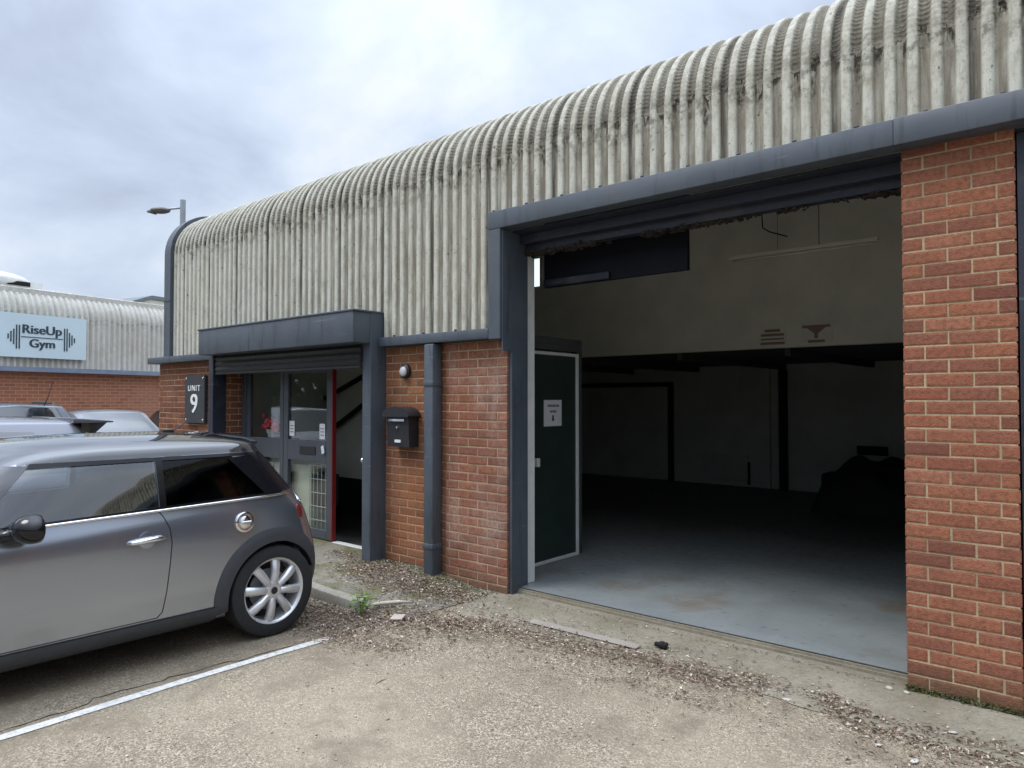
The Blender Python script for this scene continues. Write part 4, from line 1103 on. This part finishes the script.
# --- generic background cars
def far_car(label, paint, L, W, H, kind, loc, rz, glass='glass_dark', rails=False):
    c = empty('parked_car', (0,0,0)); tag(c, label, 'car', 'cars parked in the yard')
    w, hb = W/2, .62*H
    belt = .64*H; zc = H-.10; wc = w*.72
    if kind == 'saloon':
        RKf = lerp_table([(.2,.06),(.45,0),(.8,.05),(1.0,.08),(H,.12)])
        rows = [section(0,0,.22,.62*H,.66*H,0,.70*H,RKf), section(.02,w*.7,.22,.62*H,.67*H,w*.55,.71*H,RKf), section(.15,w*.93,.22,.63*H,.68*H,w*.7,.72*H,RKf),
                section(.5,w,.2,.64*H,.69*H,w*.74,.73*H), section(.75,w,.2,.64*H,.72*H,w*.74,.76*H), section(1.1,w,.2,.64*H,.82*H,w*.69,.88*H),
                section(1.5,w,.2,.64*H,zc,wc*.98,H-.02), section(2.0,w,.2,.64*H,zc,wc,H), section(2.5,w,.2,.63*H,zc-.02,wc,H-.02),
                section(2.85,w,.2,.625*H,.82*H,w*.70,.89*H), section(3.25,w,.2,.61*H,.66*H,w*.78,.72*H), section(3.5,w,.2,.58*H,.62*H,w*.76,.66*H),
                section(L-.45,w*.97,.2,.53*H,.56*H,w*.68,.60*H), section(L-.12,w*.8,.22,.47*H,.5*H,w*.55,.53*H), section(L,0,.25,.42*H,.45*H,0,.47*H)]
        rs, fs = 1.0, L-.95; win = (1.35,1.95,2.0,2.55,3.05,2.45,.66*H)
        front, back = (2.62,3.18), (.9,1.4)
    else:
        RKr = lerp_table([(.2,.06),(.5,0),(.9,.06),(belt,.10),(zc,.30),(H,.34)])
        rows = [section(0,0,.22,belt,zc,0,H-.03,RKr), section(.02,w*.66,.22,belt,zc,wc*.7,H-.035,RKr), section(.12,w*.92,.22,belt,zc,wc*.93,H-.03,RKr),
                section(.4,w,.2,belt,zc,wc*.98,H-.02,RKr,.55), section(.9,w,.2,belt,zc,wc,H-.005), section(1.5,w,.2,belt*.985,zc,wc,H), section(2.1,w,.2,belt*.975,zc-.01,wc,H-.02),
                section(2.45,w,.2,belt*.965,.88*H,w*.74,.93*H), section(2.85,w,.2,belt*.95,.73*H,w*.78,.79*H), section(3.1,w,.2,belt*.91,.66*H,w*.78,.70*H),
                section(L-.45,w*.96,.2,belt*.82,.58*H,w*.68,.62*H), section(L-.12,w*.78,.22,belt*.72,.5*H,w*.5,.53*H), section(L,0,.25,belt*.66,.45*H,0,.47*H)]
        rs, fs = .75, L-.85; win = (.55,1.35,1.40,2.05,2.72,2.15,belt+.03)
        front, back = (2.2,2.85), None
    bm = car_body(rows, 5, 4); tr = car_tree(bm)
    wb = B(); 
    for sd in (1,-1):
        a0,a1,b0,b1,c0,c1,zb = win; zt = zc-.02
        patch(wb, tr, [(a0,zb),(a1,zb),(a1,zt),(a0+.22,zt-.02)], .004, 8, 6, sd)
        patch(wb, tr, [(b0,zb),(c0-.12,zb-.01),(c1-.05,zt-.03),(b0,zt)], .004, 8, 6, sd)
    def end_glass(y0, y1, sgn):
        g = []
        for i in range(13):
            row = []
            for j in range(7):
                v = j/6; hw = (w*.80*(1-v) + wc*.90*v); x = -hw + 2*hw*i/12
                zz = (.70*H if sgn > 0 else belt+.04)*(1-v) + (H-.08)*v
                hh = tr.ray_cast(Vector((x, 8*sgn+2, zz)), Vector((0,-sgn,0)))
                row.append(wb.bm.verts.new(hh[0] + (hh[1] if hh[1].y*sgn > 0 else -hh[1])*.004) if hh[0] else None)
            g.append(row)
        for i in range(12):
            for j in range(6):
                q = [g[i][j], g[i+1][j], g[i+1][j+1], g[i][j+1]]
                if all(q): wb.bm.faces.new(q)
    end_glass(0, 0, 1); end_glass(0, 0, -1)
    r = .31
    cut = []
    for s in (rs, fs):
        for sd in (1,-1):
            q = B(); q.lathe([(0,-.3),(r+.05,-.3),(r+.05,.4),(0,.4)], (sd*(w-.06),s,r), (1,0,0), 28); cut.append(q)
    bm = boolean(bm, cut)
    build(bm, 'body', M[paint], c, smooth=40, norm=False, world=False)
    build(wb, 'windows', M[glass], c, smooth=True, world=False)
    for s in (rs, fs):
        for sd in (1,-1): wheel(c, sd*(w-.11), s, r, sd, 5)
    for sd in (1,-1):
        b = B(); b.ball((sd*(w+.1), win[4]-.12, win[6]+.08), .10,.07,.07,12); b.tube([(sd*(w-.04),win[4]-.12,win[6]),(sd*(w+.06),win[4]-.12,win[6]+.05)],.03,8); build(b, 'door_mirror', M[paint], c, smooth=True, world=False)
        h, n = sidehit(tr, .13, .80 if kind != 'saloon' else .75, sd); b = B(); b.ball(h - n*.01, .05,.06,.10,12); build(b, 'tail_lamp', M['lamp_red'], c, smooth=True, world=False)
        h, n = sidehit(tr, L-.22, .46*H, sd); b = B(); b.ball(h - n*.03, .10,.12,.07,12); build(b, 'headlamp', M['lamp_clear'], c, smooth=True, world=False)
    b = B(); b.box(-w*.8,w*.8,.3,L-.3,.18,.25); build(b, 'underside', M['void'], c, world=False)
    place(c, loc, rz); return c, tr
c2, tr2 = far_car('light silver hatchback with black edged roof spoiler behind the dark silver car', 'silver_paint', 4.1, 1.74, 1.455, 'hatch', (-7.9, 2.80, 0), pi)
b = B()
b.hexa([(-.56,-.02+.10,1.385),(.56,.08,1.385),(.60,.44,1.385),(-.60,.44,1.385),(-.56,.08,1.40),(.56,.08,1.40),(.60,.44,1.435),(-.60,.44,1.435)],0,.01,2); build(b, 'roof_spoiler', M['silver_paint'], c2, smooth=35, world=False)
for x in (.50,-.56):
    b = B(); b.prism([(.14,1.384),(.36,1.384),(.36,1.30),(.24,1.29)], 0, x, x+.06); build(b, 'spoiler_fin', M['roof_black'], c2, world=False)
c3, tr3 = far_car('blue grey hatchback with roof aerial parked tail out towards the gym wall', 'blue_grey_paint', 4.2, 1.78, 1.56, 'hatch', (-12.2, 3.35, 0), radians(90))
b = B(); b.tube([(.35,.5,1.53),(.35,.36,1.62),(.35,.12,1.88)], [.012,.006,.004], 6); build(b, 'aerial', M['black_plastic'], c3, world=False)
for sd in (.56,-.56):
    b = B(); b.tube([(sd,.7,1.47),(sd,.8,1.55),(sd,1.8,1.56),(sd,1.95,1.48)], .015, 6); build(b, 'roof_rail', M['black_plastic'], c3, world=False)
far_car('grey saloon parked nose out in front of the gym wall', 'sedan_paint', 4.55, 1.82, 1.43, 'saloon', (-17.0, 5.3, 0), radians(-90))
far_car('white hatchback parked beside the blue grey hatchback, mirrored in the entrance glass', 'white_car', 4.1, 1.76, 1.47, 'hatch', (-12.1, .95, 0), radians(90))
far_car('black car mostly hidden behind the brick corner beside the grey saloon', 'black_paint', 4.3, 1.80, 1.46, 'hatch', (-13.6, 7.4, 0), radians(90))

# ------------------------------------------------------------------ gym building across the yard
GA = radians(11); GO = Vector((-17.75, 5.5, 0))
gd = Vector((-sin(GA), cos(GA), 0)); gn = Vector((cos(GA), sin(GA), 0))   # along the wall, out of the wall
gym = empty('gym_building', GO); tag(gym, 'low brick gym building with pale corrugated curved eaves across the yard', 'building')
def gx(x, y, z): return GO + gd*x - gn*(y - 4.40) + Vector((0,0,z))   # x along wall; y as in cladding()
G0, G1 = -4.0, 13.0
cladding(G0, G1, 2.28, 'corrugated_cladding', gym, M['clad_far'], zc=3.42, rad=.62, slope=.10, top=2.5, p=.125, xf=gx, crimp=False, rows_v=3, x_ref=-4.0)
bm = bmesh.new(); uvl = bm.loops.layers.uv.new('UVMap')
f = bm.faces.new([bm.verts.new(gx(*p)) for p in ((G0,4.45,0),(G1,4.45,0),(G1,4.45,2.25),(G0,4.45,2.25))])
for l, q in zip(f.loops, ((G0,0),(G1,0),(G1,2.25),(G0,2.25))): l[uvl].uv = q
f = bm.faces.new([bm.verts.new(gx(*p)) for p in ((G1,4.45,0),(G1,12,0),(G1,12,2.25),(G1,4.45,2.25))])
for l, q in zip(f.loops, ((0,0),(7.5,0),(7.5,2.25),(0,2.25))): l[uvl].uv = q
build(bm, 'brick_wall', M['brick_far'], gym, norm=False)
def gbox(b, x0, x1, y0, y1, z0, z1, bev=0):
    b.hexa([gx(x0,y0,z0),gx(x1,y0,z0),gx(x1,y1,z0),gx(x0,y1,z0),gx(x0,y0,z1),gx(x1,y0,z1),gx(x1,y1,z1),gx(x0,y1,z1)],0,bev)
b = B(); gbox(b, G0, G1, 4.28, 4.47, 2.20, 2.30); build(b, 'band_flashing', simple('blue_grey_flashing',(.20,.24,.31),.5), gym)
b = B(); gbox(b, G0, G1, 4.6, 12, 2.25, 4.0); gbox(b, G0, G1, 7.2, 12, 4.0, 4.3); build(b, 'roof', M['clad_far'], gym)
verge(G1-.05, G1+.2, 4.33, 3.42, .70, 2.3, gym, M['trim'], gx)
# roof vent
v = empty('roof_vent', gx(-.33,7.3,4.25)); tag(v, 'pale domed roof vent on the gym roof', 'roof vent')
b = B(); gbox(b, -1.4,.75,6.7,8.2,4.0,4.47); build(b, 'vent_base', M['white_paint'], v)
b = B(); gbox(b, -.05,.45,6.66,6.699,4.35,4.45); build(b, 'louvre', M['void'], v)
b = B(); b.ball(gx(-.33,7.4,4.47), .80,1.06,.26,22); build(b, 'dome', M['white_paint'], v, smooth=True)
# gym sign
sg = empty('gym_sign', gx(-.6,4.33,2.55)); tag(sg, 'pale blue gym sign board with dumbbell logo on the far corrugated wall', 'sign')
SX0, SX1, SZ0, SZ1 = -1.5, .46, 2.50, 3.42
b = B(); gbox(b, SX0, SX1, 4.29, 4.34, SZ0, SZ1); build(b, 'sign_panel', M['gym_blue'], sg)
b = B(); cx = -.47
u = gd; out = gn
def gp(x, z): return gx(x, 4.285, z)
add_text(b, 'RiseUp', gp(cx, 3.07), .78, .24, u, out, bold=.009); add_text(b, 'Gym', gp(cx, 2.78), .50, .23, u, out, bold=.009)
def gbar(x0, x1, z0, z1): gbox(b, x0, x1, 4.281, 4.2895, z0, z1)
gbar(cx-.42, cx+.42, 2.925, 2.94)
for sgn in (1,-1):
    for i, h in enumerate((.25,.25,.16,.11,.05)):
        x = cx + sgn*(.455 + i*.053); gbar(x-.012, x+.012, 2.925-h, 2.925+h)
build(b, 'lettering', M['gym_ink'], sg, norm=False)
# another roof beyond
k = empty('distant_shed', (-26,13.5,0)); tag(k, 'grey gabled shed roof showing above the gym roofline', 'building')
b = B(); P = lambda x, z: GO + gd*x - gn*11 + Vector((0,0,z))
for x0, x1 in ((8.3, 20),):
    a = [P(x0,0),P(x1,0),P(x1,5.6),P(x0+1.1,5.75),P(x0,5.35)]; c = [q - gn*6 for q in a]
    V0 = [b.bm.verts.new(q) for q in a]; V1 = [b.bm.verts.new(q) for q in c]
    b.bm.faces.new(V0); b.bm.faces.new(V1[::-1])
    for i in range(5): b.bm.faces.new([V0[i], V0[(i+1)%5], V1[(i+1)%5], V1[i]])
build(b, 'walls', M['clad_far'], k)
b = B(); 
for (xa, za, xb, zb_) in ((8.2,5.30,9.4,5.76),(9.4,5.76,20,5.61)):
    a = P(xa, za) + gn*.05; c = P(xb, zb_) + gn*.05; up = Vector((0,0,.16)); bk = -gn*6.1
    b.hexa([a, c, c+bk, a+bk, a+up, c+up, c+bk+up, a+bk+up])
build(b, 'roof', simple('grey_green_roof',(.13,.16,.17),.6), k)
# street lamp
lp = empty('street_lamp', (-11.9,5.45,0)); tag(lp, 'grey street lamp with arm pointing left above the left roof corner', 'street lamp')
b = B(); b.tube([(-11.9,5.45,0),(-11.9,5.45,1.2),(-11.9,5.45,1.21),(-11.9,5.45,4.96)], [.075,.075,.048,.044], 14); build(b, 'pole', M['galv'], lp, smooth=40)
rt = Vector((.7615,.648,0))
b = B(); c = Vector((-11.9,5.45,4.83)); b.tube([c, c - rt*.16 + Vector((0,0,-.015)), c - rt*.32 + Vector((0,0,-.03))], .018, 8); build(b, 'arm', M['galv'], lp, smooth=True)
b = B(); b.ball((0,0,0), .17,.10,.055,18)
b.rot(Matrix.Translation(c - rt*.38 + Vector((0,0,-.045))) @ Matrix.Rotation(math.atan2(rt.y, rt.x), 4, 'Z'))
b.tube([c - rt*.46 + Vector((0,0,-.06)), c - rt*.60 + Vector((0,0,-.065))], [.06,.015], 8)
lh = build(b, 'lamp_head', simple('lamp_housing',(.10,.10,.09),.5), lp, smooth=True)

# ------------------------------------------------------------------ tree belt behind the viewer (seen in the reflections)
def tree_belt(p0, p1, n, h):
    b = B()
    for _ in range(n):
        t = R(); x = p0[0]+(p1[0]-p0[0])*t; y = p0[1]+(p1[1]-p0[1])*t
        top = h*(.72 + .2*sin(x*.55+y*.3) + .12*sin(x*1.7+1))
        z = top*(R()**.8); sp = 1.6*(1-.5*z/h); c = Vector((x+random.gauss(0,sp), y+random.gauss(0,sp), z)); s = U(.18,.5)
        a = Vector((U(-1,1),U(-1,1),U(-1,1))).normalized()*s; d = a.orthogonal().normalized()*s*.7
        b.poly([c-a, c-d, c+a, c+d])
    return b
tag(build(tree_belt((-34,-17),(26,-17),9000,6.5), 'tree_belt', M['foliage'], loc=(0,0,0), norm=False), 'dark green belt of trees on the far side of the yard', 'trees', kind='stuff')
tag(build(tree_belt((-34,-17),(-34,-3),3000,6.5), 'tree_belt', M['foliage'], loc=(0,0,0), norm=False), 'dark green belt of trees closing the yard to the left', 'trees', kind='stuff')
tag(build(tree_belt((24,-17),(24,22),5000,6.5), 'tree_belt', M['foliage'], loc=(0,0,0), norm=False), 'dark green belt of trees closing the yard to the right', 'trees', kind='stuff')

# ------------------------------------------------------------------ sky, sun, camera
w = bpy.data.worlds.new('World'); scene.world = w; w.use_nodes = True
nt_ = w.node_tree; nd = nt_.nodes; lk = nt_.links; bg = nd['Background']
SUN_EL, SUN_AZ = radians(58), radians(215)    # azimuth clockwise from +Y
sky = nd.new('ShaderNodeTexSky'); sky.sky_type = 'NISHITA'; sky.sun_disc = False; sky.sun_elevation = SUN_EL; sky.sun_rotation = SUN_AZ
tc = nd.new('ShaderNodeTexCoord'); sp = nd.new('ShaderNodeSeparateXYZ'); lk.new(tc.outputs['Generated'], sp.inputs[0])
def mth(op, a, b_):
    n = nd.new('ShaderNodeMath'); n.operation = op
    for i, v in enumerate((a, b_)):
        if isinstance(v, (int, float)): n.inputs[i].default_value = v
        else: lk.new(v, n.inputs[i])
    return n.outputs[0]
zz = mth('ADD', mth('MAXIMUM', sp.outputs[2], 0.), .45)
cb = nd.new('ShaderNodeCombineXYZ'); lk.new(mth('DIVIDE', sp.outputs[0], zz), cb.inputs[0]); lk.new(mth('DIVIDE', sp.outputs[1], zz), cb.inputs[1])
def wnoise(scale, detail, rough, dist=0, loc=(0,0,0)):
    mp = nd.new('ShaderNodeMapping'); lk.new(cb.outputs[0], mp.inputs[0]); mp.inputs['Location'].default_value = loc
    n = nd.new('ShaderNodeTexNoise'); lk.new(mp.outputs[0], n.inputs['Vector']); n.inputs['Scale'].default_value = scale; n.inputs['Detail'].default_value = detail; n.inputs['Roughness'].default_value = rough; n.inputs['Distortion'].default_value = dist
    return n.outputs['Fac']
def wramp(f, stops):
    r = nd.new('ShaderNodeValToRGB'); lk.new(f, r.inputs[0]); cr_ = r.color_ramp
    while len(cr_.elements) < len(stops): cr_.elements.new(.5)
    for e, (p, c) in zip(cr_.elements, stops): e.position = p; e.color = (*c, 1)
    return r.outputs['Color']
K = 10.0     # the Background strength is 0.1
n1 = wnoise(2.3, 9, .56, .3, (3.1,1.7,0)); n2 = wnoise(.8, 3, .5, 0, (1,5,0))
cl = wramp(mth('ADD', mth('MULTIPLY', n1, .75), mth('MULTIPLY', n2, .25)), [(.36, (.43,.49,.61)), (.45, (.52,.595,.735)), (.53, (.61,.69,.82)), (.63, (.76,.81,.88))])
sc = nd.new('ShaderNodeVectorMath'); sc.operation = 'SCALE'; lk.new(cl, sc.inputs[0]); sc.inputs['Scale'].default_value = K
mx = nd.new('ShaderNodeMix'); mx.data_type = 'RGBA'; mx.inputs['Factor'].default_value = .90
lk.new(mth('MULTIPLY', mth('ADD', mth('MULTIPLY', mth('POWER', mth('MAXIMUM', sp.outputs[2], 0.), 4.), 4.6), .80), K), sc.inputs['Scale'])
lk.new(sky.outputs[0], mx.inputs['A']); lk.new(sc.outputs[0], mx.inputs['B'])
lk.new(mx.outputs['Result'], bg.inputs['Color']); bg.inputs['Strength'].default_value = .1
sl = bpy.data.lights.new('sun', 'SUN'); sl.energy = 1.5; sl.angle = radians(25); sl.color = (1,.96,.9)
so = bpy.data.objects.new('sun', sl); COL.objects.link(so)
sd_ = Vector((sin(SUN_AZ)*cos(SUN_EL), cos(SUN_AZ)*cos(SUN_EL), sin(SUN_EL)))
so.rotation_euler = sd_.to_track_quat('Z', 'Y').to_euler(); so.location = (0,-5,12)

cam = bpy.data.cameras.new('camera'); co = bpy.data.objects.new('camera', cam); COL.objects.link(co); scene.camera = co
cam.sensor_width = 36; cam.lens = 710/1024*36; cam.clip_end = 1000; cam.clip_start = .05
pitch = math.atan(16/710)
fw = Vector((-.648*cos(pitch), .7615*cos(pitch), sin(pitch)))
co.location = (0,0,1.6); co.rotation_euler = fw.to_track_quat('-Z', 'Y').to_euler()
vs = scene.view_settings; vs.view_transform = 'Standard'; vs.look = 'None'; vs.exposure = .53; vs.gamma = 1; vs.use_curve_mapping = False
